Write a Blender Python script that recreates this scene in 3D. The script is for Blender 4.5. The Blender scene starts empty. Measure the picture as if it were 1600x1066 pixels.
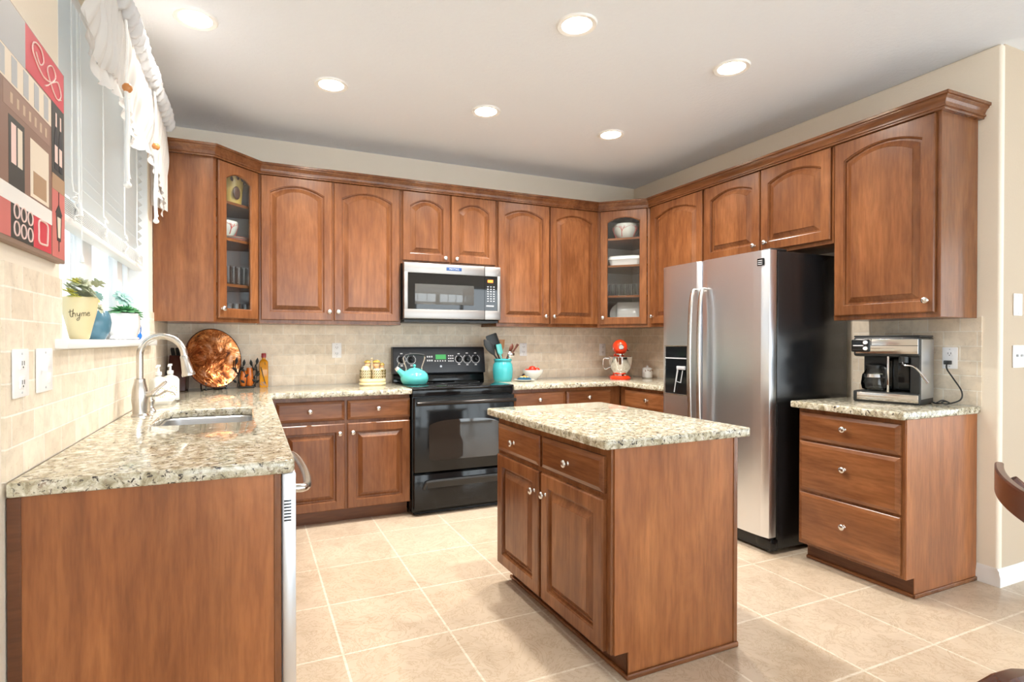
import bpy, bmesh, math, random
from mathutils import Vector, Matrix
S = bpy.context.scene
C = S.collection
PI = math.pi

# ------------------------------------------------------------------ camera, world, exposure
cam = bpy.data.objects.new('camera', bpy.data.cameras.new('camera'))
C.objects.link(cam)
S.camera = cam
CAM = Vector((0.544, -4.4758, 1.2533))
_yaw, _pitch, _roll = 0.4123, -0.0071, 0.0004
_fw = Vector((math.sin(_yaw)*math.cos(_pitch), math.cos(_yaw)*math.cos(_pitch), math.sin(_pitch)))
_rt = Vector((math.cos(_yaw), -math.sin(_yaw), 0))
_up = _rt.cross(_fw)
_r2 = math.cos(_roll)*_rt + math.sin(_roll)*_up
_u2 = -math.sin(_roll)*_rt + math.cos(_roll)*_up
cam.matrix_world = Matrix(((_r2.x, _u2.x, -_fw.x, CAM.x), (_r2.y, _u2.y, -_fw.y, CAM.y), (_r2.z, _u2.z, -_fw.z, CAM.z), (0, 0, 0, 1)))
cam.data.sensor_width = 36
cam.data.lens = 860.96/1600*36
cam.data.shift_x = 31.79/1600
cam.data.shift_y = 6.46/1600
cam.data.clip_start = 0.02

world = bpy.data.worlds.new('daylight')
S.world = world
world.use_nodes = True
bg = world.node_tree.nodes['Background']
bg.inputs['Color'].default_value = (0.86, 0.94, 1.0, 1)
bg.inputs['Strength'].default_value = 3.7
CAN_W = 10.0                       # watts of one recessed lamp
S.view_settings.view_transform = 'Standard'
S.view_settings.look = 'None'
S.view_settings.gamma = 1
S.view_settings.exposure = 0.82
S.cycles.max_bounces = 12
S.cycles.diffuse_bounces = 8
S.cycles.glossy_bounces = 5
S.cycles.transparent_max_bounces = 16
S.cycles.sample_clamp_indirect = 6

# ------------------------------------------------------------------ room numbers
W, H = 4.043, 2.772
UB, UT = 1.376, 2.43               # wall cabinets, bottom and top
XL, XR, SL = 0.5975, 0.65, 0.59    # diagonal corner cabinets
XA, XB = 1.597, 2.397              # range bay
CT, CD = 0.914, 0.66               # counter height and depth
YE, YN = -2.847, -2.81             # end of right run, end of left run

# ------------------------------------------------------------------ helpers
class MB:
    def __init__(s): s.b = bmesh.new()
    def box(s, x0, x1, y0, y1, z0, z1, bev=0, seg=2):
        g = bmesh.ops.create_cube(s.b, size=1)
        vs = g['verts']
        for v in vs:
            v.co = Vector((x0+(v.co.x+.5)*(x1-x0), y0+(v.co.y+.5)*(y1-y0), z0+(v.co.z+.5)*(z1-z0)))
        if bev:
            es = list({e for v in vs for e in v.link_edges})
            bmesh.ops.bevel(s.b, geom=es, offset=bev, segments=seg, profile=.5, affect='EDGES', clamp_overlap=True)
        return s
    def poly(s, pts):
        return s.b.faces.new([s.b.verts.new(p) for p in pts])
    def prism(s, pts, vec, bev=0, seg=2):
        n0 = len(s.b.verts)
        vec = Vector(vec)
        a = [s.b.verts.new(Vector(p)) for p in pts]
        b = [s.b.verts.new(Vector(p)+vec) for p in pts]
        fs = [s.b.faces.new(a[::-1]), s.b.faces.new(b)]
        n = len(pts)
        for i in range(n):
            fs.append(s.b.faces.new([a[i], a[(i+1) % n], b[(i+1) % n], b[i]]))
        if bev:
            es = list({e for f in fs for e in f.edges})
            bmesh.ops.bevel(s.b, geom=es, offset=bev, segments=seg, profile=.5, affect='EDGES', clamp_overlap=True)
        return s
    def loops(s, loops, cap0=False, cap1=False, closed=True):
        vl = [[s.b.verts.new(p) for p in L] for L in loops]
        for A, B in zip(vl, vl[1:]):
            n = len(A)
            for i in range(n if closed else n-1):
                try: s.b.faces.new([A[i], A[(i+1) % n], B[(i+1) % n], B[i]])
                except ValueError: pass
        if cap0: s.b.faces.new(vl[0][::-1])
        if cap1: s.b.faces.new(vl[-1])
        return s
    def lathe(s, prof, o=(0, 0, 0), n=28, ax=(0, 0, 1), caps=True):
        o = Vector(o); ax = Vector(ax).normalized()
        t = Vector((1, 0, 0)) if abs(ax.x) < .9 else Vector((0, 1, 0))
        u = (t-ax*t.dot(ax)).normalized(); w = ax.cross(u)
        L = []
        for r, h in prof:
            r = max(r, 1e-5)
            L.append([o+ax*h+(u*math.cos(2*PI*k/n)+w*math.sin(2*PI*k/n))*r for k in range(n)])
        return s.loops(L, caps and prof[0][0] > 1e-4, caps and prof[-1][0] > 1e-4)
    def cyl(s, p, q, r0, r1=None, n=20):
        p, q = Vector(p), Vector(q)
        return s.lathe([(r0, 0), (r0 if r1 is None else r1, (q-p).length)], p, n, q-p)
    def tube(s, pts, r, n=10):
        pts = [Vector(p) for p in pts]
        m = len(pts)
        rs = r if isinstance(r, (list, tuple)) else [r]*m
        ts = [(pts[min(i+1, m-1)]-pts[max(i-1, 0)]).normalized() for i in range(m)]
        t = ts[0]
        u = t.orthogonal().normalized()
        L = []
        for i in range(m):
            u = (u-ts[i]*u.dot(ts[i])).normalized()
            w = ts[i].cross(u)
            L.append([pts[i]+(u*math.cos(2*PI*k/n)+w*math.sin(2*PI*k/n))*rs[i] for k in range(n)])
        return s.loops(L, True, True)
    def sphere(s, c, r, sc=(1, 1, 1), n=20):
        g = bmesh.ops.create_uvsphere(s.b, u_segments=n, v_segments=max(8, n//2), radius=r)
        for v in g['verts']:
            v.co = Vector((v.co.x*sc[0]+c[0], v.co.y*sc[1]+c[1], v.co.z*sc[2]+c[2]))
        return s
    def xf(s, M):
        bmesh.ops.transform(s.b, matrix=M, verts=s.b.verts)
        return s
    def build(s, name, mat, parent=None, loc=None, rot=None, ang=35, fixn=True):
        if fixn: bmesh.ops.recalc_face_normals(s.b, faces=s.b.faces)
        me = bpy.data.meshes.new(name)
        s.b.to_mesh(me); s.b.free()
        me.materials.append(mat)
        me.polygons.foreach_set('use_smooth', [True]*len(me.polygons))
        me.set_sharp_from_angle(angle=math.radians(ang))
        o = bpy.data.objects.new(name, me)
        C.objects.link(o)
        if parent: o.parent = parent
        if loc: o.location = loc
        if rot: o.rotation_euler = rot
        return o

def catmull(pts, k=6):
    P = [Vector(p) for p in pts]
    P = [P[0]*2-P[1]]+P+[P[-1]*2-P[-2]]
    out = []
    for i in range(1, len(P)-2):
        for j in range(k):
            t = j/k
            a, b, c, d = P[i-1:i+3]
            out.append(.5*((2*b)+(-a+c)*t+(2*a-5*b+4*c-d)*t*t+(-a+3*b-3*c+d)*t**3))
    out.append(P[-2])
    return out

def tag(o, label, cat, group=None, kind=None):
    if label: o['label'] = label
    if cat: o['category'] = cat
    if group: o['group'] = group
    if kind: o['kind'] = kind
    return o
def thing(name, label, cat, loc=(0, 0, 0), rz=0, group=None):
    o = bpy.data.objects.new(name, None)
    o.empty_display_size = .05
    C.objects.link(o)
    o.location = loc; o.rotation_euler = (0, 0, rz)
    return tag(o, label, cat, group)
def struct(o, label=None, cat=None):
    o['kind'] = 'structure'
    if label: o['label'] = label
    if cat: o['category'] = cat
    return o
def copy_tree(o, parent=None):
    kids = [c for c in bpy.data.objects if c.parent == o]
    c = o.copy(); C.objects.link(c)
    if parent: c.parent = parent
    for k in kids: copy_tree(k, c)
    return c
def text_part(name, body, size, mat, parent, M, ext=.0004):
    cu = bpy.data.curves.new(name, 'FONT')
    cu.body = body; cu.size = size; cu.extrude = ext; cu.align_x = 'CENTER'; cu.align_y = 'CENTER'
    t = bpy.data.objects.new(name, cu); C.objects.link(t)
    bpy.context.view_layer.update()
    me = bpy.data.meshes.new_from_object(t)
    bpy.data.objects.remove(t)
    me.materials.append(mat) if not me.materials else None
    me.materials[0] = mat
    me.transform(M)
    o = bpy.data.objects.new(name, me); C.objects.link(o); o.parent = parent
    return o
FRONT = Matrix.Rotation(PI/2, 4, 'X')      # text that faces -y

# ------------------------------------------------------------------ materials
def mat(name, col=(.8, .8, .8), rough=.5, metal=0, spec=.5, **k):
    m = bpy.data.materials.new(name); m.use_nodes = True
    b = m.node_tree.nodes['Principled BSDF']
    b.inputs['Base Color'].default_value = (*col, 1)
    b.inputs['Roughness'].default_value = rough
    b.inputs['Metallic'].default_value = metal
    b.inputs['Specular IOR Level'].default_value = spec
    for kk, v in k.items():
        b.inputs[kk.replace('_', ' ')].default_value = v
    return m
class NT:
    def __init__(s, m):
        s.m = m; s.t = m.node_tree; s.b = s.t.nodes['Principled BSDF']
    def n(s, typ, **k):
        nd = s.t.nodes.new(typ)
        for a, v in k.items():
            if a in ('op',): nd.operation = v
            elif a == 'inp':
                for i, x in v.items(): nd.inputs[i].default_value = x
            else: setattr(nd, a, v)
        return nd
    def l(s, a, b): s.t.links.new(a, b)
    def coord(s, kind='Object', scale=(1, 1, 1), loc=(0, 0, 0), rot=(0, 0, 0), rand=0):
        tc = s.n('ShaderNodeTexCoord')
        mp = s.n('ShaderNodeMapping')
        mp.inputs['Scale'].default_value = scale; mp.inputs['Location'].default_value = loc; mp.inputs['Rotation'].default_value = rot
        s.l(tc.outputs[kind], mp.inputs['Vector'])
        if rand:
            oi = s.n('ShaderNodeObjectInfo')
            mu = s.n('ShaderNodeMath', op='MULTIPLY'); mu.inputs[1].default_value = rand
            s.l(oi.outputs['Random'], mu.inputs[0])
            ad = s.n('ShaderNodeVectorMath', op='ADD')
            s.l(mp.outputs[0], ad.inputs[0]); s.l(mu.outputs[0], ad.inputs[1])
            return ad.outputs[0]
        return mp.outputs[0]
    def noise(s, vec, scale=5, detail=4, rough=.55, dist=0):
        nd = s.n('ShaderNodeTexNoise')
        nd.inputs['Scale'].default_value = scale; nd.inputs['Detail'].default_value = detail
        nd.inputs['Roughness'].default_value = rough; nd.inputs['Distortion'].default_value = dist
        s.l(vec, nd.inputs['Vector'])
        return nd.outputs['Fac']
    def ramp(s, fac, stops, interp='LINEAR'):
        r = s.n('ShaderNodeValToRGB')
        cr = r.color_ramp; cr.interpolation = interp
        while len(cr.elements) < len(stops): cr.elements.new(.5)
        for e, (p, c) in zip(cr.elements, stops):
            e.position = p; e.color = (*c, 1) if len(c) == 3 else c
        s.l(fac, r.inputs[0])
        return r.outputs[0]
    def mix(s, f, a, b, typ='MIX'):
        m = s.n('ShaderNodeMix', data_type='RGBA', blend_type=typ)
        for sock, v in ((0, f), (6, a), (7, b)):
            if hasattr(v, 'links') or hasattr(v, 'is_output'): s.l(v, m.inputs[sock])
            elif sock == 0: m.inputs[0].default_value = v
            else: m.inputs[sock].default_value = (*v, 1)
        return m.outputs[2]
    def bump(s, h, strength=.2, dist=.01):
        b = s.n('ShaderNodeBump')
        b.inputs['Strength'].default_value = strength; b.inputs['Distance'].default_value = dist
        s.l(h, b.inputs['Height']); s.l(b.outputs[0], s.b.inputs['Normal'])
    def col(s, c): s.l(c, s.b.inputs['Base Color'])

def wood(name, axis='z', tint=(1, 1, 1), rough=.26):
    m = mat(name, rough=rough, spec=.5)
    t = NT(m)
    sc = {'z': (5.5, 5.5, 1.5), 'x': (1.5, 5.5, 5.5), 'y': (5.5, 1.5, 5.5)}[axis]
    v = t.coord(scale=sc, rand=37)
    f = t.noise(v, 1.0, 5, .6, .9)
    c = lambda r, g, b: (r*tint[0], g*tint[1], b*tint[2])
    c1 = t.ramp(f, [(.25, c(.160, .056, .020)), (.5, c(.228, .086, .031)), (.75, c(.305, .126, .048))])
    v2 = t.coord(scale=tuple(x*(14 if x > 2 else 5) for x in sc), rand=11)
    f2 = t.noise(v2, 1.0, 3, .6)
    c2 = t.ramp(f2, [(.35, (.78, .76, .74)), (.6, (1, 1, 1))])
    v3 = t.coord(scale=(1.5, 1.5, 1.2), rand=5)
    f3 = t.noise(v3, 1.3, 2, .5)
    c3 = t.ramp(f3, [(.3, (.84, .80, .76)), (.7, (1.1, 1.1, 1.1))])
    vb = t.coord(scale={'z': (13, 13, .15), 'x': (.15, 13, 13), 'y': (13, .15, 13)}[axis], rand=23)
    fb = t.noise(vb, 1.0, 1, .4)
    c4 = t.ramp(fb, [(.35, (.87, .85, .84)), (.5, (.98, .98, .98)), (.65, (1.09, 1.09, 1.08))])
    t.col(t.mix(1, t.mix(1, t.mix(1, c1, c2, 'MULTIPLY'), c3, 'MULTIPLY'), c4, 'MULTIPLY'))
    t.bump(f2, .03, .002)
    return m
M_wood = wood('cherry_wood_vertical')
M_woodx = wood('cherry_wood_across', 'x')
M_woody = wood('cherry_wood_crown', 'y', (.9, .9, .9))
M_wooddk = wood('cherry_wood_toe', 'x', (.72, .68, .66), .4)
M_panel = wood('cherry_veneer_panel', 'z', (1.5, 1.42, 1.25), .33)
M_chair = wood('dark_chair_wood', 'x', (.42, .28, .28), .25)

def granite():
    m = mat('speckled_granite', rough=.07, spec=.55)
    t = NT(m)
    v = t.coord(scale=(1, 1, 1))
    a = t.noise(v, 36, 5, .65, .6)
    base = t.ramp(a, [(.30, (.20, .165, .10)), (.43, (.40, .355, .245)), (.54, (.58, .545, .425)), (.66, (.76, .74, .66))])
    b = t.noise(v, 55, 4, .7, .3)
    br = t.ramp(b, [(.57, (0, 0, 0)), (.66, (1, 1, 1))])
    c1 = t.mix(br, base, (.30, .235, .17))
    v2 = t.coord(scale=(1, 1, 1), loc=(3.1, 1.7, .4))
    d = t.noise(v2, 72, 4, .7, .8)
    dk = t.ramp(d, [(.565, (0, 0, 0)), (.61, (1, 1, 1))])
    c2 = t.mix(dk, c1, (.055, .045, .04))
    t.col(c2)
    return m
M_granite = granite()

def tiles(name, ax, z0):
    m = mat(name, rough=.5, spec=.35)
    t = NT(m)
    tc = t.n('ShaderNodeTexCoord'); sp = t.n('ShaderNodeSeparateXYZ'); cb = t.n('ShaderNodeCombineXYZ')
    t.l(tc.outputs['Object'], sp.inputs[0])
    t.l(sp.outputs[ax], cb.inputs['X'])
    ad = t.n('ShaderNodeMath', op='ADD'); ad.inputs[1].default_value = -z0
    t.l(sp.outputs['Z'], ad.inputs[0]); t.l(ad.outputs[0], cb.inputs['Y'])
    bk = t.n('ShaderNodeTexBrick')
    bk.inputs['Scale'].default_value = 1; bk.inputs['Mortar Size'].default_value = .0030
    bk.inputs['Mortar Smooth'].default_value = .4; bk.inputs['Bias'].default_value = 0
    bk.inputs['Brick Width'].default_value = .154; bk.inputs['Row Height'].default_value = .0785
    bk.inputs['Color1'].default_value = (.89, .79, .65, 1); bk.inputs['Color2'].default_value = (.77, .665, .525, 1)
    bk.inputs['Mortar'].default_value = (.92, .86, .76, 1)
    t.l(cb.outputs[0], bk.inputs['Vector'])
    v = t.coord()
    f = t.noise(v, 16, 5, .65, .5)
    c = t.ramp(f, [(.3, (.84, .83, .81)), (.55, (1, 1, 1)), (.8, (1.1, 1.09, 1.08))])
    f2 = t.noise(v, 70, 3, .6)
    pit = t.ramp(f2, [(.28, (.86, .83, .79)), (.37, (1, 1, 1))])
    t.col(t.mix(1, t.mix(1, bk.outputs['Color'], c, 'MULTIPLY'), pit, 'MULTIPLY'))
    inv = t.n('ShaderNodeMath', op='SUBTRACT'); inv.inputs[0].default_value = 1
    t.l(bk.outputs['Fac'], inv.inputs[1])
    t.bump(inv.outputs[0], .35, .003)
    return m
M_tile_x = tiles('travertine_tile_back', 'X', .914)
M_tile_y = tiles('travertine_tile_side', 'Y', .914)

def floor_mat():
    m = mat('beige_floor_tile', rough=.28, spec=.4)
    t = NT(m)
    v = t.coord(loc=(-.88, .88, 0))
    bk = t.n('ShaderNodeTexBrick')
    bk.offset = 0
    bk.inputs['Scale'].default_value = 1; bk.inputs['Mortar Size'].default_value = .005; bk.inputs['Mortar Smooth'].default_value = .1
    bk.inputs['Brick Width'].default_value = .45; bk.inputs['Row Height'].default_value = .45; bk.inputs['Bias'].default_value = 0
    bk.inputs['Color1'].default_value = (.585, .475, .36, 1); bk.inputs['Color2'].default_value = (.54, .43, .315, 1)
    bk.inputs['Mortar'].default_value = (.70, .62, .51, 1)
    t.l(v, bk.inputs['Vector'])
    f = t.noise(v, 3.2, 6, .6, 1.2)
    c = t.ramp(f, [(.28, (.82, .79, .75)), (.5, (1, 1, 1)), (.75, (1.08, 1.09, 1.10))])
    f2 = t.noise(v, 7, 6, .7, 2.5)
    vein = t.ramp(f2, [(.47, (1, 1, 1)), (.5, (.80, .74, .66)), (.53, (1, 1, 1))])
    t.col(t.mix(1, t.mix(1, bk.outputs['Color'], c, 'MULTIPLY'), vein, 'MULTIPLY'))
    inv = t.n('ShaderNodeMath', op='SUBTRACT'); inv.inputs[0].default_value = 1
    t.l(bk.outputs['Fac'], inv.inputs[1])
    t.bump(inv.outputs[0], .2, .002)
    return m
M_floor = floor_mat()

def paint(name, col, rough=.7, sc=90, st=.12):
    m = mat(name, col, rough, spec=.25)
    t = NT(m)
    f = t.noise(t.coord(), sc, 3, .6, .4)
    t.bump(f, st, .006)
    return m
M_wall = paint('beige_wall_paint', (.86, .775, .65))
M_wall_shaded = paint('shaded_beige_paint', (.55, .45, .34))  # the beige wall paint darkened to stand for shade past the corner
M_ceil = paint('ceiling_paint', (.81, .85, .91), .8, 45, .45)
M_white = mat('white_trim_paint', (.86, .86, .85), .35)
M_plate = mat('white_plastic', (.90, .90, .91), .3)
M_plategr = mat('grey_plastic', (.52, .54, .57), .35)
def steel(name, col, rough, sc):
    m = mat(name, col, rough, 1)
    t = NT(m)
    f = t.noise(t.coord(scale=sc), 1, 2, .5)
    r = t.n('ShaderNodeMapRange'); r.inputs['To Min'].default_value = rough*.97; r.inputs['To Max'].default_value = rough*1.03
    t.l(f, r.inputs[0]); t.l(r.outputs[0], t.b.inputs['Roughness'])
    return m
M_steel = steel('brushed_steel', (.76, .80, .86), .30, (3, 3, 260))
M_steelx = steel('brushed_steel_across', (.40, .38, .365), .40, (3, 3, 300))
M_nickel = mat('brushed_nickel', (.62, .59, .55), .25, 1)
M_knob = mat('satin_nickel_knob', (.70, .68, .65), .22, 1)
M_chrome = mat('polished_chrome', (.75, .75, .76), .1, 1)
M_sink = mat('sink_steel', (.62, .62, .63), .3, 1)
M_black = mat('black_gloss', (.008, .009, .010), .1, spec=.35)
M_glassblk = mat('black_ceramic_glass', (.006, .006, .007), .03, spec=.6)
M_oven = mat('oven_window_glass', (.03, .028, .025), .04, spec=.8)
M_blackm = mat('black_matte_plastic', (.016, .017, .018), .4)
def fridge_side():
    m = mat('black_textured_steel', (.012, .012, .013), .2, spec=.5)
    t = NT(m); t.bump(t.noise(t.coord(), 160, 2, .5), .12, .003)
    return m
M_fside = fridge_side()
M_panelgr = mat('range_panel_grey', (.028, .030, .036), .3)
def thin_glass(name, tint=(1, 1, 1), f=1.0):
    m = bpy.data.materials.new(name); m.use_nodes = True
    nt = m.node_tree; nt.nodes.clear()
    o = nt.nodes.new('ShaderNodeOutputMaterial'); mx = nt.nodes.new('ShaderNodeMixShader')
    tr = nt.nodes.new('ShaderNodeBsdfTransparent'); gl = nt.nodes.new('ShaderNodeBsdfGlossy'); fr = nt.nodes.new('ShaderNodeLayerWeight')
    mu = nt.nodes.new('ShaderNodeMath'); mu.operation = 'MULTIPLY_ADD'; mu.inputs[1].default_value = f; mu.inputs[2].default_value = .03
    fr.inputs[0].default_value = .25
    tr.inputs[0].default_value = (*tint, 1); gl.inputs['Roughness'].default_value = .02
    nt.links.new(fr.outputs['Fresnel'], mu.inputs[0]); nt.links.new(mu.outputs[0], mx.inputs[0])
    nt.links.new(tr.outputs[0], mx.inputs[1]); nt.links.new(gl.outputs[0], mx.inputs[2]); nt.links.new(mx.outputs[0], o.inputs[0])
    return m
M_pane = thin_glass('clear_pane', (.97, .98, .98), .6)
M_tumbler = thin_glass('tumbler_glass', (.98, .99, .99), .5)
M_carafe = thin_glass('carafe_glass', (.85, .87, .87), 1.2)
M_interior = mat('cabinet_interior', (.84, .83, .82), .45)
M_maple = wood('maple_shelf', 'x', (2.1, 3.0, 4.2), .4)
def fabric(name, col, trans=.4):
    m = bpy.data.materials.new(name); m.use_nodes = True
    nt = m.node_tree; nt.nodes.clear()
    o = nt.nodes.new('ShaderNodeOutputMaterial'); mx = nt.nodes.new('ShaderNodeMixShader')
    df = nt.nodes.new('ShaderNodeBsdfDiffuse'); tl = nt.nodes.new('ShaderNodeBsdfTranslucent')
    df.inputs[0].default_value = (*col, 1); tl.inputs[0].default_value = (*col, 1); mx.inputs[0].default_value = trans
    nt.links.new(df.outputs[0], mx.inputs[1]); nt.links.new(tl.outputs[0], mx.inputs[2]); nt.links.new(mx.outputs[0], o.inputs[0])
    return m
M_val = fabric('cream_sheer_fabric', (.78, .745, .71), .3)
M_ruffle = fabric('white_ruffle_fabric', (.74, .74, .75), .2)
M_blind = fabric('white_blind_slat', (.82, .84, .84), .20)
M_cord = mat('white_cord', (.86, .86, .84), .6)
M_bead = mat('orange_wood_bead', (.55, .22, .06), .35)
def glow(name, col, st):
    m = bpy.data.materials.new(name); m.use_nodes = True
    b = m.node_tree.nodes['Principled BSDF']
    b.inputs['Base Color'].default_value = (*col, 1)
    b.inputs['Emission Color'].default_value = (*col, 1); b.inputs['Emission Strength'].default_value = st
    return m
M_lens = glow('lamp_lens', (1, .96, .90), 3.0)
M_green = glow('green_display', (.05, .30, .08), .5)
M_orange = glow('orange_display', (1, .18, .02), 1.0)
M_teal = mat('turquoise_glaze', (.055, .40, .43), .12)
M_tealk = mat('turquoise_enamel', (.10, .50, .48), .1)
M_red = mat('red_enamel', (.72, .045, .010), .12)
M_redf = mat('red_fruit_skin', (.68, .035, .012), .25)
M_ceram = mat('white_ceramic', (.84, .84, .82), .12)
M_cream = mat('cream_ceramic', (.80, .68, .40), .2)
M_gray2 = mat('light_grey_plastic', (.6, .62, .62), .4)

# ------------------------------------------------------------------ the room
YR, XFAR, YW = -7.6, 7.2, -2.94
struct(MB().box(-.12, XFAR, YR, .12, -.1, 0).build('floor', M_floor), 'beige square ceramic floor tiles', 'floor')
struct(MB().box(-.12, XFAR, YR, .12, H, H+.1).build('ceiling', M_ceil), 'light grey textured ceiling', 'ceiling')
struct(MB().box(-.12, XFAR, 0, .12, 0, H).build('wall_back', M_wall), 'beige wall behind the range', 'wall')
# left wall with the window opening
WY0, WY1, WZ0, WZ1 = -2.37, -.745, 1.255, 2.50
m = MB()
m.box(-.14, 0, YR, WY0, 0, H); m.box(-.14, 0, WY1, 0, 0, H); m.box(-.14, 0, WY0, WY1, 0, WZ0); m.box(-.14, 0, WY0, WY1, WZ1, H)
wl = struct(m.build('wall_left', M_wall), 'beige wall with the kitchen window', 'wall')
# right wall, ends at an outside corner
m = MB().box(W, W+.045, YW, 0, 0, H, .014, 3)
wr = struct(m.build('wall_right', M_wall), 'beige wall behind the fridge', 'wall')
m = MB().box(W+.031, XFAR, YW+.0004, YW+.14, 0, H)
wn = struct(m.build('wall_corner', M_wall_shaded), 'beige wall past the corner with the switches, coloured darker for shade', 'wall')
# rear of the open plan room, unseen, its openings widened to let in fill light
m = MB()
RO = [(.25, 3.3, .05, 2.45), (3.7, 6.9, .05, 2.45)]
m.box(-.12, .25, YR-.14, YR, 0, H); m.box(3.3, 3.7, YR-.14, YR, 0, H); m.box(6.9, XFAR, YR-.14, YR, 0, H)
for a, b, z0, z1 in RO:
    m.box(a, b, YR-.14, YR, 0, z0); m.box(a, b, YR-.14, YR, z1, H)
struct(m.build('wall_rear', M_wall), 'wall behind the camera with windows enlarged for fill light', 'wall')
m = MB()
FO = (-6.9, -4.7, .05, 2.3)  # unseen side window, sized for the fill light it brings
m.box(XFAR, XFAR+.14, YR, FO[0], 0, H); m.box(XFAR, XFAR+.14, FO[1], YW+.14, 0, H); m.box(XFAR, XFAR+.14, FO[0], FO[1], 0, FO[2]); m.box(XFAR, XFAR+.14, FO[0], FO[1], FO[3], H)
struct(m.build('wall_far', M_wall), 'unseen dining side wall with a window sized for fill light', 'wall')
def window(idx, x0, x1, z0, z1, M, n):
    w = struct(thing('window_%d' % idx, 'white framed window behind the camera, enlarged to let in fill light', 'window'))
    f = MB()
    t = .05
    f.box(x0, x1, -.03, .03, z0, z0+t, .004); f.box(x0, x1, -.03, .03, z1-t, z1, .004)
    f.box(x0, x0+t, -.03, .03, z0, z1, .004); f.box(x1-t, x1, -.03, .03, z0, z1, .004)
    for k in range(1, n):
        c = x0+(x1-x0)*k/n
        f.box(c-t*.7, c+t*.7, -.03, .03, z0, z1, .004)
    f.xf(M).build('window_frame', M_white, w)
    MB().box(x0+t, x1-t, -.004, .004, z0+t, z1-t).xf(M).build('pane', M_pane, w)
    return w
for k, o in enumerate(RO): window(2+k, *o, Matrix.Translation((0, YR-.07, 0)), 3)
window(4, *FO, Matrix.Translation((XFAR+.07, 0, 0)) @ Matrix.Rotation(PI/2, 4, 'Z'), 4)
# backsplash tile, parts of the walls
m = MB()
m.box(.008, W-.008, -.008, 0, CT, UB+.01)
m.build('tile_backsplash', M_tile_x, bpy.data.objects['wall_back'])['label'] = 'beige travertine tile backsplash'
m = MB()
m.box(0, .008, YN, WY0-.001, CT, 1.445); m.box(0, .008, WY0-.001, WY1, CT, WZ0-.03); m.box(0, .008, WY1, -.008, CT, UB+.05)
m.build('tile_backsplash', M_tile_y, wl)['label'] = 'beige travertine tile backsplash'
m = MB()
m.box(W-.008, W, -1.28, -.008, CT, UB+.01); m.box(W-.008, W, YE-.02, -2.2, CT, UB+.01)
m.build('tile_backsplash', M_tile_y, wr)['label'] = 'pale travertine tile backsplash'
# baseboard that wraps the outside corner
def baseboard(name, p, q, nrm):
    p, q, nrm = Vector(p), Vector(q), Vector(nrm)
    prof = [(0, 0), (.016, 0), (.016, .05), (.012, .062), (.011, .078), (.004, .09), (0, .09)]
    L = [[b+nrm*d+Vector((0, 0, z)) for d, z in prof] for b in (p, q)]
    return struct(MB().loops(L, True, True).build(name, M_white))
baseboard('baseboard_right', (W, YE-.004, 0), (W, YW, 0), (-1, 0, 0))
baseboard('baseboard_corner', (W-.016, YW, 0), (XFAR, YW, 0), (0, -1, 0))

# window over the sink
w1 = struct(thing('window_1', 'white framed window over the sink', 'window'))
f = MB()
xg = -.115
for a, b in ((WY0, WY0+.05), (-1.71, -1.55), (-1.05, -.93), (WY1-.05, WY1)):
    f.box(xg-.02, xg+.022, a, b, WZ0, WZ1, .004)
f.box(xg-.02, xg+.02, WY0, WY1, WZ0, WZ0+.05, .004); f.box(xg-.02, xg+.02, WY0, WY1, WZ1-.05, WZ1, .004)
f.build('window_frame', M_white, w1)
for a, b in ((WY0+.05, -1.71), (-1.55, -1.05), (-.93, WY1-.05)):
    MB().box(xg-.003, xg+.003, a, b, WZ0+.05, WZ1-.05).build('pane', M_pane, w1)
f = MB().box(-.095, .042, WY0-.075, WY1+.02, WZ0-.026, WZ0+.004, .006)
f.build('window_sill', M_white, w1)['label'] = 'white window sill'
f = MB()
f.box(-.1, -.002, WY1-.012, WY1, WZ0, WZ1); f.box(-.1, -.002, WY0, WY0+.012, WZ0, WZ1)
f.build('jamb', M_white, w1)
# neighbour's house seen through the glass, heightened and darkened to block daylight
nh = thing('neighbouring_house', 'grey siding house beyond the kitchen window, built tall to block sky light', 'house', (-3.6, 1.0, -.6))
MB().box(-.3, 0, -9, 9, 0, 8.6).build('wall', mat('grey_siding', (.33, .34, .36), .8), nh)
for yy in (-1.9, .6, 2.9):
    wi = MB().box(0, .06, yy-.55, yy+.55, 1.7, 3.1, .01).build('window', M_white, nh)
    MB().box(.06, .065, yy-.47, yy+.47, 1.78, 3.02).build('pane', mat('blue_grey_pane', (.20, .27, .34), .1), wi)
MB().prism([(-.4, -9.2, 8.6), (.5, -9.2, 8.4), (-.4, -9.2, 9.6)], (0, 18.4, 0)).build('roof', mat('grey_shingle', (.3, .3, .31), .9), nh)
tag(MB().box(-12, -.2, -9, 9, -.7, -.6).build('ground', mat('yard_ground', (.30, .31, .27), .9)), 'pale yard outside the window', 'ground', kind='structure')

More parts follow.
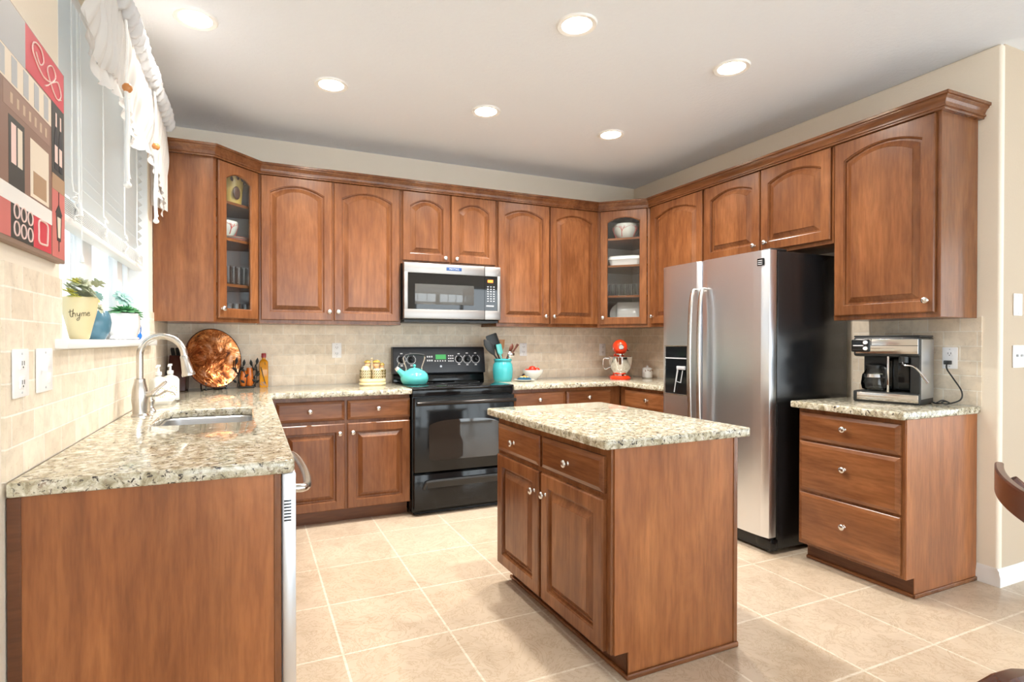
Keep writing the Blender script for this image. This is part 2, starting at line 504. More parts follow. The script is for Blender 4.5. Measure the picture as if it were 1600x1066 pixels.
# ------------------------------------------------------------------ recessed lamps
def can_light(x, y, label, k=1):
    t = thing('recessed_light', label, 'light', (x, y, H), 0, 'recessed ceiling lights')
    MB().lathe([(.070, -.001), (.072, -.006), (.092, -.009), (.097, -.004), (.098, 0)], n=40, caps=False).build('trim_ring', M_white, t)
    MB().lathe([(0, -.0035), (.071, -.0035)], n=40).build('lens', M_lens, t)
    L = bpy.data.lights.new('lamp_glow', 'AREA')
    L.shape = 'DISK'; L.size = .13; L.spread = math.radians(140); L.energy = CAN_W*k; L.color = (1, .96, .90)
    lo = bpy.data.objects.new('lamp_glow', L); C.objects.link(lo); lo.parent = t; lo.location = (0, 0, -.012)
for x, y, lb in ((.31, -1.535, 'round recessed ceiling light nearest the window and valance'),
                 (.985, -1.10, 'round recessed ceiling light above the tall double-door cabinet left of the microwave'),
                 (1.97, -1.12, 'round recessed ceiling light in front of the microwave, in the row along the range wall'),
                 (2.97, -1.11, 'round recessed ceiling light nearest the far right corner cabinet'),
                 (1.98, -2.21, 'round recessed ceiling light over the island, the largest in view'),
                 (2.99, -2.20, 'round recessed ceiling light in front of the fridge')):
    can_light(x, y, lb, 1.5 if y > -1.2 else .45 if x < .5 else 1)

# ------------------------------------------------------------------ cabinet making
def dloop(w, h, d, a, y, n=14):
    L = [(d, y, d), (w-d, y, d)]
    for k in range(n+1):
        u = 1-k/n
        L.append((d+(w-2*d)*u, y, h-d-a*(2*u-1)**2))
    return L
def panel_door(w, h, arch=.05, t=.02, fw=.056):
    m = MB()
    L = [dloop(w, h, 0, 0, 0), dloop(w, h, 0, 0, -t+.005), dloop(w, h, .005, 0, -t), dloop(w, h, fw, arch, -t),
         dloop(w, h, fw+.002, arch, -t+.005), dloop(w, h, fw+.005, arch, -t+.006), dloop(w, h, fw+.008, arch, -t+.0165), dloop(w, h, fw+.017, arch, -t+.0165), dloop(w, h, fw+.044, arch*.95, -t+.002), dloop(w, h, fw+.0455, arch*.95, -t-.001)]
    return m.loops(L, True, True)
def glass_door(w, h, arch=.04, t=.02, fw=.058):
    m = MB()
    L = [dloop(w, h, fw+.006, arch, 0), dloop(w, h, 0, 0, 0), dloop(w, h, 0, 0, -t+.005), dloop(w, h, .005, 0, -t), dloop(w, h, fw, arch, -t),
         dloop(w, h, fw+.006, arch, -t+.008), dloop(w, h, fw+.006, arch, 0)]
    return m.loops(L)
def drawer_front(w, h, t=.02):
    m = MB()
    L = [dloop(w, h, 0, 0, 0), dloop(w, h, 0, 0, -t+.009), dloop(w, h, .004, 0, -t+.006), dloop(w, h, .02, 0, -t)]
    return m.loops(L, True, True)
KP = [(.0, 0), (.0085, 0), (.006, .003), (.0055, .011), (.010, .015), (.0160, .018), (.0170, .022), (.0145, .026), (.008, .0285), (0, .029)]
def knob(parent, x, z):
    return MB().lathe(KP, (x, -.02, z), 20, (0, -1, 0)).build('knob', M_knob, parent, ang=60)
def front(e, spec):
    kind, x0, x1, z0, z1 = spec[:5]
    w, h = x1-x0, z1-z0
    kx, kz = spec[5]
    if kind == 'drawer':
        o = drawer_front(w, h).build('drawer', M_woodx, e, (x0, 0, z0), ang=8)
    elif kind == 'glass':
        o = glass_door(w, h).build('door', M_wood, e, (x0, 0, z0))
        MB().box(.05, w-.05, -.012, -.009, .05, h-.05).build('pane', M_pane, o)
    else:
        o = panel_door(w, h, spec[6] if len(spec) > 6 else 0).build('door', M_wood, e, (x0, 0, z0), ang=8)
    if kx is not None: knob(o, kx-x0, kz-z0)
    return o
def cabinet(label, cat, loc, rz, w, dep, z0, z1, fronts, toe=0, group=None, name='wall_cabinet', shoe=(), notch=True):
    e = thing(name, label, cat, loc, rz, group)
    MB().box(0, w, 0, dep, z0+toe, z1, .0015, 1).build('body', M_wood, e)
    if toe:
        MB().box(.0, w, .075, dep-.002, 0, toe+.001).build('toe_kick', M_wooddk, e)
    for sname, a in shoe: MB().box(*a, .004).build('base_moulding', M_woodx, e)
    for f in fronts: front(e, f)
    return e
R90 = -PI/2        # a unit that faces -x (left)

DT, DB = 2.405, 1.402     # wall cabinet doors, top and bottom
WC = 'brown wall cabinets'
cabinet('brown double-door wall cabinet between the left corner cabinet and the microwave', 'cabinet', (XL+.001, -.33, 0), 0, XA-XL-.002, .322, UB, UT,
        [('door', .012, .490, DB, DT, (.468, 1.466), .052), ('door', .502, .985, DB, DT, (.530, 1.466), .052)], group=WC)
cabinet('short brown double-door wall cabinet directly above the microwave', 'cabinet', (XA+.001, -.33, 0), 0, XB-XA-.002, .322, 1.850, UT,
        [('door', .012, .392, 1.872, DT, (.350, 1.905), .052), ('door', .404, .786, 1.872, DT, (.444, 1.905), .052)], group=WC)
cabinet('brown double-door wall cabinet between the microwave and the right corner cabinet', 'cabinet', (XB+.001, -.33, 0), 0, W-XR-XB-.002, .322, UB, UT,
        [('door', .012, .490, DB, DT, (.450, 1.466), .052), ('door', .502, .985, DB, DT, (.532, 1.466), .052)], group=WC)
cabinet('brown single-door wall cabinet between the right corner cabinet and the fridge cabinet', 'cabinet', (W-.33, -XR-.001, 0), R90, 1.283-XR-.002, .322, UB, UT,
        [('door', .03, .615, DB, DT, (.055, 1.466), .052)], group=WC)
cabinet('short brown double-door wall cabinet above the stainless fridge', 'cabinet', (W-.33, -1.284, 0), R90, 1.008, .322, 1.835, UT,
        [('door', .010, .498, 1.858, DT, (.462, 1.905), .045), ('door', .510, .996, 1.858, DT, (.552, 1.912), .045)], group=WC)
cabinet('brown single-door wall cabinet above the coffee maker at the end of the run', 'cabinet', (W-.33, -2.294, 0), R90, -YE-2.294, .322, UB, UT,
        [('door', .012, .532, DB, DT, (.50, 1.462), .052)], group=WC)

# the two diagonal glass-door corner cabinets: open carcasses with shelves
def diag_cab(label, pts, P, Q, shelves, kx, inner):
    P, Q = Vector(P), Vector(Q)
    d = (Q-P); w = d.length; d = d.normalized()
    rz = math.atan2(d.y, d.x)
    e = thing('corner_cabinet', label, 'cabinet', (P.x, P.y, 0), rz, 'glass-door corner cabinets')
    Mi = Matrix.Translation((P.x, P.y, 0)) @ Matrix.Rotation(rz, 4, 'Z')
    Mi.invert()
    th = .016
    loc = [Mi @ Vector((x, y, 0)) for x, y in pts]     # P ... round the back ... Q
    m = MB()
    for z0, z1 in ((UB, UB+.02), (UT-.02, UT)):
        pass
    cen = sum(loc, Vector())/len(loc)
    for z0, z1 in ((UB+.0005, UB+.02), (UT-.02, UT-.0005)):
        q = [p+(cen-p)*.02 for p in loc]
        m.prism([(p.x, p.y, z0) for p in q], (0, 0, z1-z0))
    wi = MB()
    def wall_strip(mm, a, b, o0, o1):
        t = (b-a).normalized(); nn = Vector((-t.y, t.x, 0))
        if nn.dot(cen-a) < 0: nn = -nn
        a, b = a+t*.0012, b-t*.0012
        mm.prism([a+nn*o0+Vector((0, 0, UB)), b+nn*o0+Vector((0, 0, UB)), b+nn*o1+Vector((0, 0, UB)), a+nn*o1+Vector((0, 0, UB))], (0, 0, UT-UB))
    for a, b in zip(loc, loc[1:]):
        wall_strip(m, a, b, 0, th)
        wall_strip(wi, a, b, th, th+.003)
    m.box(0, .024, 0, .02, UB, UT, .001, 1); m.box(w-.022, w, 0, .02, UB, UT, .001, 1)
    m.box(.02, w-.02, 0, .02, UB, UB+.03); m.box(.02, w-.02, 0, .02, UT-.03, UT)
    m.build('body', M_wood, e)
    wi.build('interior_lining', inner, e)['label'] = 'pale cabinet lining'
    for z in shelves:
        q = [p+(cen-p)*.07 for p in loc]
        MB().prism([(p.x, max(p.y, .022), z-.018) for p in q], (0, 0, .018)).build('shelf', M_woodx, e)
    front(e, ('glass', .026, w-.024, DB, DT, (kx if kx > 0 else w+kx, 1.462)))
    return e, Matrix.Translation((P.x, P.y, 0)) @ Matrix.Rotation(rz, 4, 'Z')
E_ = .003
cl, ML = diag_cab('brown glass-door corner cabinet on the left, with a paw-print vase inside',
                  [(.33, -SL), (E_, -SL), (E_, -.009), (XL, -.009), (XL, -.33)], (.33, -SL, 0), (XL, -.33, 0), (2.17, 1.93, 1.63), .05, M_interior)
cr, MR = diag_cab('brown glass-door corner cabinet at the far right corner, left of the fridge',
                  [(W-XR, -.33), (W-XR, -.009), (W-.009, -.009), (W-.009, -XR), (W-.33, -XR)], (W-XR, -.33, 0), (W-.33, -XR, 0), (2.17, 1.93, 1.66), .052, M_interior)

# crown moulding along all wall cabinets
def offset_path(path, d):
    out = []
    n = len(path)
    for i, p in enumerate(path):
        p = Vector(p)
        ns = []
        if i > 0: t = (p-Vector(path[i-1])).normalized(); ns.append(Vector((t.y, -t.x)))
        if i < n-1: t = (Vector(path[i+1])-p).normalized(); ns.append(Vector((t.y, -t.x)))
        if len(ns) == 1: out.append(p+ns[0]*d)
        else:
            b = (ns[0]+ns[1]).normalized()
            out.append(p+b*(d/max(.3, b.dot(ns[0]))))
    return out
path = [(.003, -SL-.001), (.33, -SL-.001), (XL, -.331), (W-XR, -.331), (W-.331, -XR), (W-.331, YE-.001), (W-.003, YE-.001)]
prof = [(0, 2.408), (.0215, 2.408), (.0235, 2.411), (.0235, 2.418), (.031, 2.420), (.031, 2.428), (.026, 2.430), (.029, 2.441), (.036, 2.454), (.045, 2.463), (.045, 2.468), (.053, 2.470), (.053, 2.484), (0, 2.484)]
L = []
for dd, z in prof: L.append([Vector((p.x, p.y, z)) for p in offset_path(path, dd)])
m = MB(); L = list(zip(*L))
m.loops([list(x) for x in L], True, True)
tag(m.build('crown_moulding', M_woody, ang=12), 'brown crown moulding along the tops of all wall cabinets', 'moulding')

# ------------------------------------------------------------------ base cabinets
DZ = (.105, .690, .712, .848)      # door bottom/top, drawer bottom/top
BC = 'brown base cabinets'
BY = -.61
cabinet('brown base cabinet left of the range, two drawers over two doors', 'cabinet', (CD+.012, BY, 0), 0, XA-CD-.02, .595, 0, .874,
        [('drawer', .022, .460, DZ[2], DZ[3], (.232, .782)), ('drawer', .478, .918, DZ[2], DZ[3], (.688, .785)),
         ('door', .022, .460, DZ[0], DZ[1], (.425, .625)), ('door', .478, .918, DZ[0], DZ[1], (.512, .628))], .1, BC, 'base_cabinet')
cabinet('brown base cabinet right of the range, mostly behind the island', 'cabinet', (XB+.006, BY, 0), 0, W-.61-XB-.009, .595, 0, .874,
        [('drawer', .012, .475, DZ[2], DZ[3], (.236, .790)), ('drawer', .490, .930, DZ[2], DZ[3], (.70, .792)),
         ('door', .012, .475, DZ[0], DZ[1], (.44, .62)), ('door', .490, .930, DZ[0], DZ[1], (.53, .62))], .1, BC, 'base_cabinet')
cabinet('brown base cabinet in the far right corner, beside the fridge', 'cabinet', (W-.61, BY-.003, 0), R90, 1.262+BY-.003, .595, 0, .874,
        [('drawer', .075, .60, DZ[2], DZ[3], (.37, .785)), ('door', .075, .60, DZ[0], DZ[1], (.55, .62))], .1, BC, 'base_cabinet')
RX = W-.61
cabinet('brown base cabinet with three drawers under the coffee maker', 'cabinet', (RX, -2.285, 0), R90, -YE-2.285, .602, 0, .874,
        [('drawer', .012, .545, .700, .852, (.275, .788)), ('drawer', .012, .545, .412, .688, (.275, .575)), ('drawer', .012, .545, .115, .398, (.275, .272))],
        .1, BC, 'drawer_cabinet',
        shoe=[('a', (-.0, .562, .062, .076, 0, .018)), ('b', (.560, .574, .062, .60, 0, .022))])
dc = bpy.data.objects['drawer_cabinet']
_w = -YE-2.285
MB().prism([(_w+.0005, .002, .874), (_w+.0005, .002, .1), (_w+.0005, .066, .1), (_w+.0005, .066, 0), (_w+.0005, .60, 0), (_w+.0005, .60, .874)], (.004, 0, 0)).build('end_panel', M_panel, dc)['label'] = 'flat veneer end panel with a toe notch'
# sink run along the window wall, faces +x
cabinet('brown sink base cabinet under the window', 'cabinet', (.61, -2.165, 0), PI/2, 1.545, .595, 0, .66,
        [('door', .02, .50, DZ[0], .65, (.46, .6)), ('door', .52, 1.0, DZ[0], .65, (.56, .6)), ('door', 1.02, 1.50, DZ[0], .65, (1.06, .6))], .1, BC, 'base_cabinet')
sb_ = [o for o in bpy.data.objects if o.get('label') == 'brown sink base cabinet under the window'][0]
MB().box(0, 1.545, 0, .016, .655, .874).build('apron_rail', M_woodx, sb_)
for x0_ in (.02, .52, 1.02): drawer_front(.48, .15).build('false_front', M_woodx, sb_, (x0_, 0, .705), ang=8)
bl_ = [o for o in bpy.data.objects if o.get('label', '').startswith('brown base cabinet left of the range')][0]
MB().box(-.066, 0, .0, .02, .1, .874).build('corner_filler', M_wood, bl_)
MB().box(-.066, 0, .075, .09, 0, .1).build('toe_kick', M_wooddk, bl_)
ep = thing('end_panel', 'reddish brown wooden panel closing the end of the sink counter', 'panel', (.003, YN+.02, 0))
MB().box(.028, .60, 0, .02, 0, .874).build('panel', M_panel, ep)
MB().box(0, .028, -.004, .02, 0, .874, .002, 1).build('filler_strip', M_wooddk, ep)
MB().box(.60, .620, -.002, .02, 0, .874, .002, 1).build('edge_strip', M_wood, ep)

# dishwasher behind the end panel
dw = thing('dishwasher', 'stainless dishwasher at the end of the sink counter', 'dishwasher', (0, -2.767, 0))
MB().box(.03, .624, .002, .595, .02, .86).build('body', M_gray2, dw)
d_ = MB().box(.626, .665, 0, .595, .03, .868, .004).build('door', M_steel, dw)
h = MB()
h.tube(catmull([(.662, .03, .815), (.69, .04, .812), (.708, .12, .805), (.716, .30, .80), (.708, .48, .805), (.69, .56, .812), (.662, .575, .815)]), .013, 12)
h.build('handle', M_nickel, d_)
h = MB()
for k in range(7): h.box(.632, .652, -.0015, .0005, .728+k*.0095, .7325+k*.0095)
h.build('vent_slot', M_blackm, d_)

# ------------------------------------------------------------------ counters
def slab(name, label, cells_x, cells_y, keep, z0, z1, soft=(), r=.03):
    b = bmesh.new()
    V = {}
    def vt(x, y):
        if (x, y) not in V: V[(x, y)] = b.verts.new((x, y, z1))
        return V[(x, y)]
    for i in range(len(cells_x)-1):
        for j in range(len(cells_y)-1):
            if keep(i, j):
                b.faces.new([vt(cells_x[i], cells_y[j]), vt(cells_x[i+1], cells_y[j]), vt(cells_x[i+1], cells_y[j+1]), vt(cells_x[i], cells_y[j+1])])
    g = bmesh.ops.extrude_face_region(b, geom=list(b.faces))
    for v in g['geom']:
        if isinstance(v, bmesh.types.BMVert): v.co.z = z0
    bmesh.ops.recalc_face_normals(b, faces=b.faces)
    bmesh.ops.dissolve_limit(b, angle_limit=.01, verts=b.verts, edges=b.edges)
    for (sx, sy, rr) in soft:
        es = [e for e in b.edges if all(abs(v.co.x-sx) < 1e-4 and abs(v.co.y-sy) < 1e-4 for v in e.verts)]
        if es: bmesh.ops.bevel(b, geom=es, offset=rr, segments=6, profile=.5, affect='EDGES')
    es = [e for e in b.edges if len(e.link_faces) == 2 and e.calc_face_angle(0) > .8 and abs(e.verts[0].co.z-e.verts[1].co.z) < 1e-5]
    bmesh.ops.bevel(b, geom=es, offset=.007, segments=3, profile=.5, affect='EDGES')
    m = MB(); m.b.free(); m.b = b
    return tag(m.build(name, M_granite, ang=40), label, 'countertop')
SX0, SX1, SY0, SY1 = .17, .55, -1.93, -1.38
slab('countertop', 'L-shaped speckled granite countertop around the sink, under the window', [.009, SX0, SX1, CD, XA-.002], [YN, SY0, SY1, -CD, -.009],
     lambda i, j: not (i == 1 and j == 1) and (i < 3 or j == 3), .876, CT,
     [(CD, YN, .03), (SX0, SY0, .06), (SX1, SY0, .06), (SX0, SY1, .06), (SX1, SY1, .06)])
slab('countertop', 'speckled granite countertop right of the range, under the red mixer', [XB+.003, W-CD, W-.009], [-1.262, -CD, -.009], lambda i, j: i == 1 or j == 1, .876, CT)
slab('countertop', 'small speckled granite countertop under the coffee maker', [W-CD, W-.009], [YE-.018, -2.268], lambda i, j: True, .876, CT, [(W-CD, YE-.018, .012)])

# sink
sk = thing('kitchen_sink', 'stainless undermount sink set in the granite by the window', 'sink', ((SX0+SX1)/2, (SY0+SY1)/2, 0))
def rrect(a, b, r, z, n=6):
    L = []
    for cx, cy, a0 in ((a-r, b-r, 0), (-a+r, b-r, PI/2), (-a+r, -b+r, PI), (a-r, -b+r, 1.5*PI)):
        for k in range(n+1):
            t = a0+PI/2*k/n
            L.append((cx+r*math.cos(t), cy+r*math.sin(t), z))
    return L
a, b_ = (SX1-SX0)/2, (SY1-SY0)/2
m = MB()
m.loops([rrect(a+.02, b_+.02, .07, .8745), rrect(a+.002, b_+.002, .06, .8745), rrect(a-.004, b_-.004, .06, .868), rrect(a-.012, b_-.012, .06, .72), rrect(a-.05, b_-.05, .05, .69), rrect(.04, .04, .035, .685)], False, True)
m.build('basin', M_sink, sk, fixn=False)
MB().lathe([(0, .687), (.028, .687), (.04, .690), (.042, .687)], n=24).build('drain', M_chrome, sk)

# ------------------------------------------------------------------ island
isl = thing('kitchen_island', 'brown wooden kitchen island with two drawers and two doors', 'island', (1.705, -2.836, 0), .012)
IW, IL, IZ = .7335, 1.0595, .8975
bx0, bx1, by0, by1 = .045, IW-.063, .022, IL-.068
MB().box(bx0, bx1-.014, by0+.004, by1, .1, IZ-.037, .001, 1).build('body', M_wood, isl)
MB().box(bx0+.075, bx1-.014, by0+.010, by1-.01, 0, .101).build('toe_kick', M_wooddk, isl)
pm = MB()
pm.prism([(bx0+.012, by0-.002, .1), (bx0+.075, by0-.002, .1), (bx0+.075, by0-.002, 0), (bx1-.02, by0-.002, 0), (bx1-.02, by0-.002, IZ-.037), (bx0+.012, by0-.002, IZ-.037)], (0, .006, 0))
pm.build('end_panel', M_panel, isl)['label'] = 'flat veneer end panel with a toe notch'
MB().box(bx1-.022, bx1, by0-.006, by1+.004, 0, IZ-.037, .003).build('corner_strip', M_wood, isl)
sh = MB()
sh.box(bx0+.064, bx1, by0-.014, by0-.002, 0, .022, .005); sh.box(bx0+.062, bx0+.075, by0-.012, by1, 0, .016, .004)
sh.build('base_moulding', M_woodx, isl)
def island_front(kind, y0, y1, z0, z1, ky, kz):
    # front faces -x; local X of the piece runs along -y
    w, h = y0-y1, z1-z0
    if kind == 'drawer': o = drawer_front(w, h).build('drawer', M_woodx, isl, (bx0, y0, z0), (0, 0, R90), ang=8)
    else: o = panel_door(w, h, 0).build('door', M_wood, isl, (bx0, y0, z0), (0, 0, R90), ang=8)
    knob(o, y0-ky, kz-z0)
yb = -2.836
def Y(v): return v-yb
island_front('drawer', Y(-1.862), Y(-2.300), .690, .828, Y(-2.055), .755)
island_front('drawer', Y(-2.322), Y(-2.782), .690, .828, Y(-2.545), .755)
island_front('door', Y(-1.862), Y(-2.300), .105, .668, Y(-2.262), .575)
island_front('door', Y(-2.322), Y(-2.782), .105, .668, Y(-2.362), .580)
# island top is one granite slab of its own
it = slab('countertop', 'speckled granite slab on top of the kitchen island', [0, IW], [0, IL], lambda i, j: True, IZ-.036, IZ, [(0, 0, .02), (IW, 0, .02), (0, IL, .02), (IW, IL, .02)])
it.location = (1.705, -2.836, 0); it.rotation_euler = (0, 0, .012)

# ------------------------------------------------------------------ range
rg = thing('range', 'black freestanding electric range below the microwave', 'range', (XA+.003, 0, 0))
RW = XB-XA-.006
MB().box(0, RW, -.64, -.02, .02, .905, .004).build('body', M_black, rg)
ck = MB().box(-.002, RW+.002, -.668, -.03, .905, .921, .005).build('cooktop', M_glassblk, rg)
bn = MB()
for bx, by, r in ((.2, -.5, .10), (.58, -.5, .08), (.2, -.23, .08), (.58, -.23, .10)):
    bn.lathe([(r, .9212), (r, .9216), (r+.004, .9216), (r+.004, .9212)], (bx, by, 0), 40, caps=False)
bn.build('burner_ring', mat('dark_grey_ring', (.05, .05, .05), .3), rg)
MB().box(0, RW, -.655, -.638, .855, .904, .004).build('front_rail', M_black, rg)
od = MB().box(.004, RW-.004, -.690, -.642, .315, .850, .008).build('oven_door', M_black, rg)
wm = MB()
def arch_rect(x0, x1, z0, z1, a, y, n=16):
    L = [(x0+.02, y, z0), (x1-.02, y, z0), (x1, y, z0+.02)]
    for k in range(n+1):
        u = 1-k/n
        L.append((x0+(x1-x0)*u, y, z1-a*(2*u-1)**4))
    L.append((x0, y, z0+.02))
    return L
wm.loops([arch_rect(.112, RW-.135, .395, .685, .035, -.6895), arch_rect(.112, RW-.135, .395, .685, .035, -.6915), arch_rect(.118, RW-.141, .401, .679, .035, -.692)], False, True)
wm.build('window', M_oven, od)
hm = MB()
hm.tube([(.03, -.688, .812), (.03, -.722, .812)], .012, 10); hm.tube([(RW-.03, -.688, .812), (RW-.03, -.722, .812)], .012, 10)
hm.tube([(.012, -.728, .812), (.03, -.730, .812), (RW-.03, -.730, .812), (RW-.012, -.728, .812)], .0145, 14)
hm.build('handle', mat('black_bronze_bar', (.03, .025, .022), .15, .6), od)
dr = MB().box(.004, RW-.004, -.685, -.642, .045, .300, .006).build('drawer', M_black, rg)
hm = MB()
hm.prism([(.10, -.686, .250), (.13, -.708, .240), (.66, -.708, .240), (.69, -.686, .250), (.69, -.686, .195), (.66, -.700, .202), (.13, -.700, .202), (.10, -.686, .195)], (0, .003, 0))
hm.tube(catmull([(.075, -.684, .20), (.085, -.700, .235), (.13, -.708, .248), (.40, -.712, .250), (.66, -.708, .248), (.705, -.700, .235), (.715, -.684, .20)]), .012, 10)
hm.build('handle', M_blackm, dr)
MB().box(.02, RW-.02, -.62, -.05, 0, .022).build('base', M_blackm, rg)
# backguard
bgd = MB()
bgd.prism([(0, -.012, .921), (0, -.085, .921), (0, -.070, .985), (0, -.012, .985)], (RW, 0, 0), .003)
bgd.build('riser', M_black, rg)
bgd = MB()
bgd.prism([(-.004, -.012, .98), (-.004, -.100, .985), (-.004, -.104, .995), (-.004, -.072, 1.195), (-.004, -.060, 1.205), (-.004, -.012, 1.205)], (RW+.008, 0, 0), .006, 3)
bg_ = bgd.build('control_panel', M_panelgr, rg)
TB = Matrix.Translation((0, -.0885, 1.09)) @ Matrix.Rotation(math.radians(-9), 4, 'X')    # panel face frame (x, outward -y, z)
for kx, r in ((.066, .031), (.146, .031), (.560, .026), (.635, .031), (.712, .031)):
    Mk = TB @ Matrix.Translation((kx, 0, .012))
    kb = MB().lathe([(.024, 0), (.024, .006), (.021, .008), (.019, .022), (.016, .026), (0, .027)], n=20, ax=(0, -1, 0)).box(-.004, .004, -.031, -.02, -.018, .018, .002).xf(Mk).build('control_knob', M_black, bg_)
    mk = MB()
    for q in range(16):
        t = -PI*.3+q*PI*1.6/15
        mk.box(-.003, .003, -.0012, -.0002, r+.002, r+.009).b.verts.ensure_lookup_table()
        bmesh.ops.transform(mk.b, matrix=Matrix.Rotation(t+PI*.5, 4, 'Y'), verts=mk.b.verts[-8:])
    mk.box(-.010, .010, -.0012, -.0002, -r-.022, -r-.014); mk.box(-.010, .010, -.0012, -.0002, r+.016, r+.024)
    mk.xf(Mk).build('dial_marking', M_plate, bg_)
MB().box(.355, .445, -.003, 0, .012, .052).xf(TB).build('display', M_green, bg_)
mk = MB()
for gx in (.285, .303, .322): 
    for gz in (.0, .032): mk.box(gx-.006, gx+.006, -.0016, -.0002, gz-.004, gz+.010)
for gx in (.350, .372, .394, .416, .438): mk.box(gx-.005, gx+.005, -.0016, -.0002, -.006, .004)
for gx in (.470, .488, .506):
    for gz in (-.004, .018, .04): mk.box(gx-.006, gx+.006, -.0016, -.0002, gz-.004, gz+.006)
mk.xf(TB).build('button_marking', M_plate, bg_)
MB().lathe([(0, .002), (.009, .002), (.010, 0)], (0, 0, 0), 20, (0, -1, 0)).xf(TB @ Matrix.Translation((.398, 0, -.047))).build('round_badge', M_chrome, bg_)

# ------------------------------------------------------------------ microwave
mw = thing('microwave', 'stainless over-the-range microwave with a black glass door', 'microwave', (XA+.002, 0, 0))
MW = XB-XA-.004
MB().box(0, MW, -.385, -.010, 1.415, 1.847, .003).build('body', M_black, mw)
x1 = .655
dm = MB()
dm.box(0, x1, -.425, -.387, 1.425, 1.497, .004); dm.box(0, x1, -.425, -.387, 1.772, 1.848, .004)
dm.box(0, .030, -.425, -.387, 1.49, 1.78, .004)
md = dm.build('door', M_steelx, mw)
gm = MB(); gm.box(.031, x1, -.421, -.388, 1.498, 1.771)
gm.build('door_glass', M_glassblk, md)
MB().box(.085, .565, -.4225, -.4205, 1.535, 1.69, .002).build('window', mat('microwave_window', (.075, .075, .072), .05, spec=.7), md)
cp = MB()
cp.box(x1+.003, MW, -.425, -.387, 1.425, 1.497, .004); cp.box(x1+.003, MW, -.425, -.387, 1.772, 1.848, .004); cp.box(MW-.028, MW, -.425, -.387, 1.49, 1.78, .004)
pc = cp.build('control_panel', M_steelx, mw)
MB().box(x1+.003, MW-.029, -.421, -.388, 1.498, 1.771).build('keypad_glass', M_glassblk, pc)
MB().box(x1+.028, x1+.075, -.4225, -.4205, 1.722, 1.745).build('display', M_orange, pc)
kp = MB()
for r in range(7):
    for c_ in range(3):
        kp.box(x1+.024+c_*.026, x1+.037+c_*.026, -.4218, -.4208, 1.685-r*.019, 1.692-r*.019)
kp.box(x1+.016, x1+.082, -.4218, -.4208, 1.530, 1.540)
kp.build('key_marking', M_plategr, pc)
MB().box(.335, .460, -.4265, -.4248, 1.800, 1.826, .002).build('badge', mat('blue_badge', (.02, .07, .22), .3), md)
text_part('badge_lettering', 'MAYTAG', .020, M_plategr, md, Matrix.Translation((.3975, -.4268, 1.813)) @ FRONT)
MB().box(.01, MW-.01, -.39, -.03, 1.400, 1.416).build('vent_grille', M_blackm, mw)

# ------------------------------------------------------------------ refrigerator
fr = thing('refrigerator', 'stainless side-by-side refrigerator with black side panels', 'refrigerator', (3.30, 0, 0))
MB().box(.075, .70, -2.185, -1.285, .025, 1.785, .006).build('cabinet_body', M_fside, fr)
def fdoor(y0, y1, lab):
    m = MB()
    n = 10
    A = []
    for k in range(n+1):
        u = k/n
        A.append((.012*(abs(2*u-1))**6, y0+(y1-y0)*u))
    ptsf = [(.07, y0)]+A+[(.07, y1)]
    m.prism([(x, y, .10) for x, y in ptsf], (0, 0, 1.69), .003)
    return m.build('door', M_steel, fr)
fz = fdoor(-1.655, -1.285, 'f')
fd = fdoor(-2.185, -1.663, 'r')
def fhandle(y, par):
    h = MB()
    P = [(.0, y, 1.60), (-.030, y, 1.585), (-.052, y, 1.45), (-.062, y, 1.10), (-.052, y, .72), (-.030, y, .585), (.0, y, .57)]
    pts = catmull(P, 7)
    L = []
    for i, p in enumerate(pts):
        t = (pts[min(i+1, len(pts)-1)]-pts[max(i-1, 0)]).normalized()
        nn = Vector((t.z, 0, -t.x))
        L.append([p+nn*.009*math.cos(a)+Vector((0, .016*math.sin(a), 0)) for a in [2*PI*k/12 for k in range(12)]])
    h.loops(L, True, True)
    h.build('handle', M_chrome if 0 else M_nickel, par)
fhandle(-1.620, fz); fhandle(-1.700, fd)
ds = MB()
y0, y1, z0, z1 = -1.545, -1.315, .875, 1.225
for yy0, yy1, zz0, zz1 in ((y0, y0+.008, z0, z1), (y1-.008, y1, z0, z1), (y0, y1, z0, z0+.008), (y0, y1, z1-.008, z1)):
    ds.box(-.004, .02, yy0, yy1, zz0, zz1, .002)
ds.build('dispenser_bezel', M_nickel, fz)
MB().box(-.0015, .02, y0+.008, y1-.008, z0+.008, z1-.008).build('dispenser_recess', M_black, fz)
dp = MB()
dp.box(-.006, 0, y0+.012, y1-.012, 1.130, 1.138); dp.box(-.012, 0, y0+.020, y0+.10, 1.055, 1.080, .003)
dp.tube([(-.010, -1.455, 1.06), (-.012, -1.425, .895)], .004, 6)
dp.tube([(-.010, -1.46, 1.05), (-.014, -1.445, .972), (-.014, -1.49, .965), (-.010, -1.505, 1.05)], .0035, 6)
dp.build('dispenser_paddle', M_plategr, fz)
bd = MB().box(-.003, .003, -2.153, -2.110, 1.700, 1.742).build('badge', M_black, fd)
bb = MB()
for k in range(3): bb.box(-.0042, -.003, -2.147, -2.116, 1.706+k*.011, 1.710+k*.011)
bb.build('badge_mark', M_plategr, bd)
gr = MB().box(.045, .10, -2.17, -1.30, .012, .095, .004); gr.build('base_grille', M_blackm, fr)
MB().box(.03, .09, -2.185, -2.08, .03, .09, .006).build('hinge_cover', M_black, fr)
MB().box(.03, .16, -2.18, -2.12, 1.786, 1.800, .004).build('top_hinge', M_blackm, fr)
ft = MB()
for yy in (-2.13, -1.33):
    for xx in (.12, .64): ft.cyl((xx, yy, 0), (xx, yy, .027), .02, n=14)
ft.build('foot', M_blackm, fr)

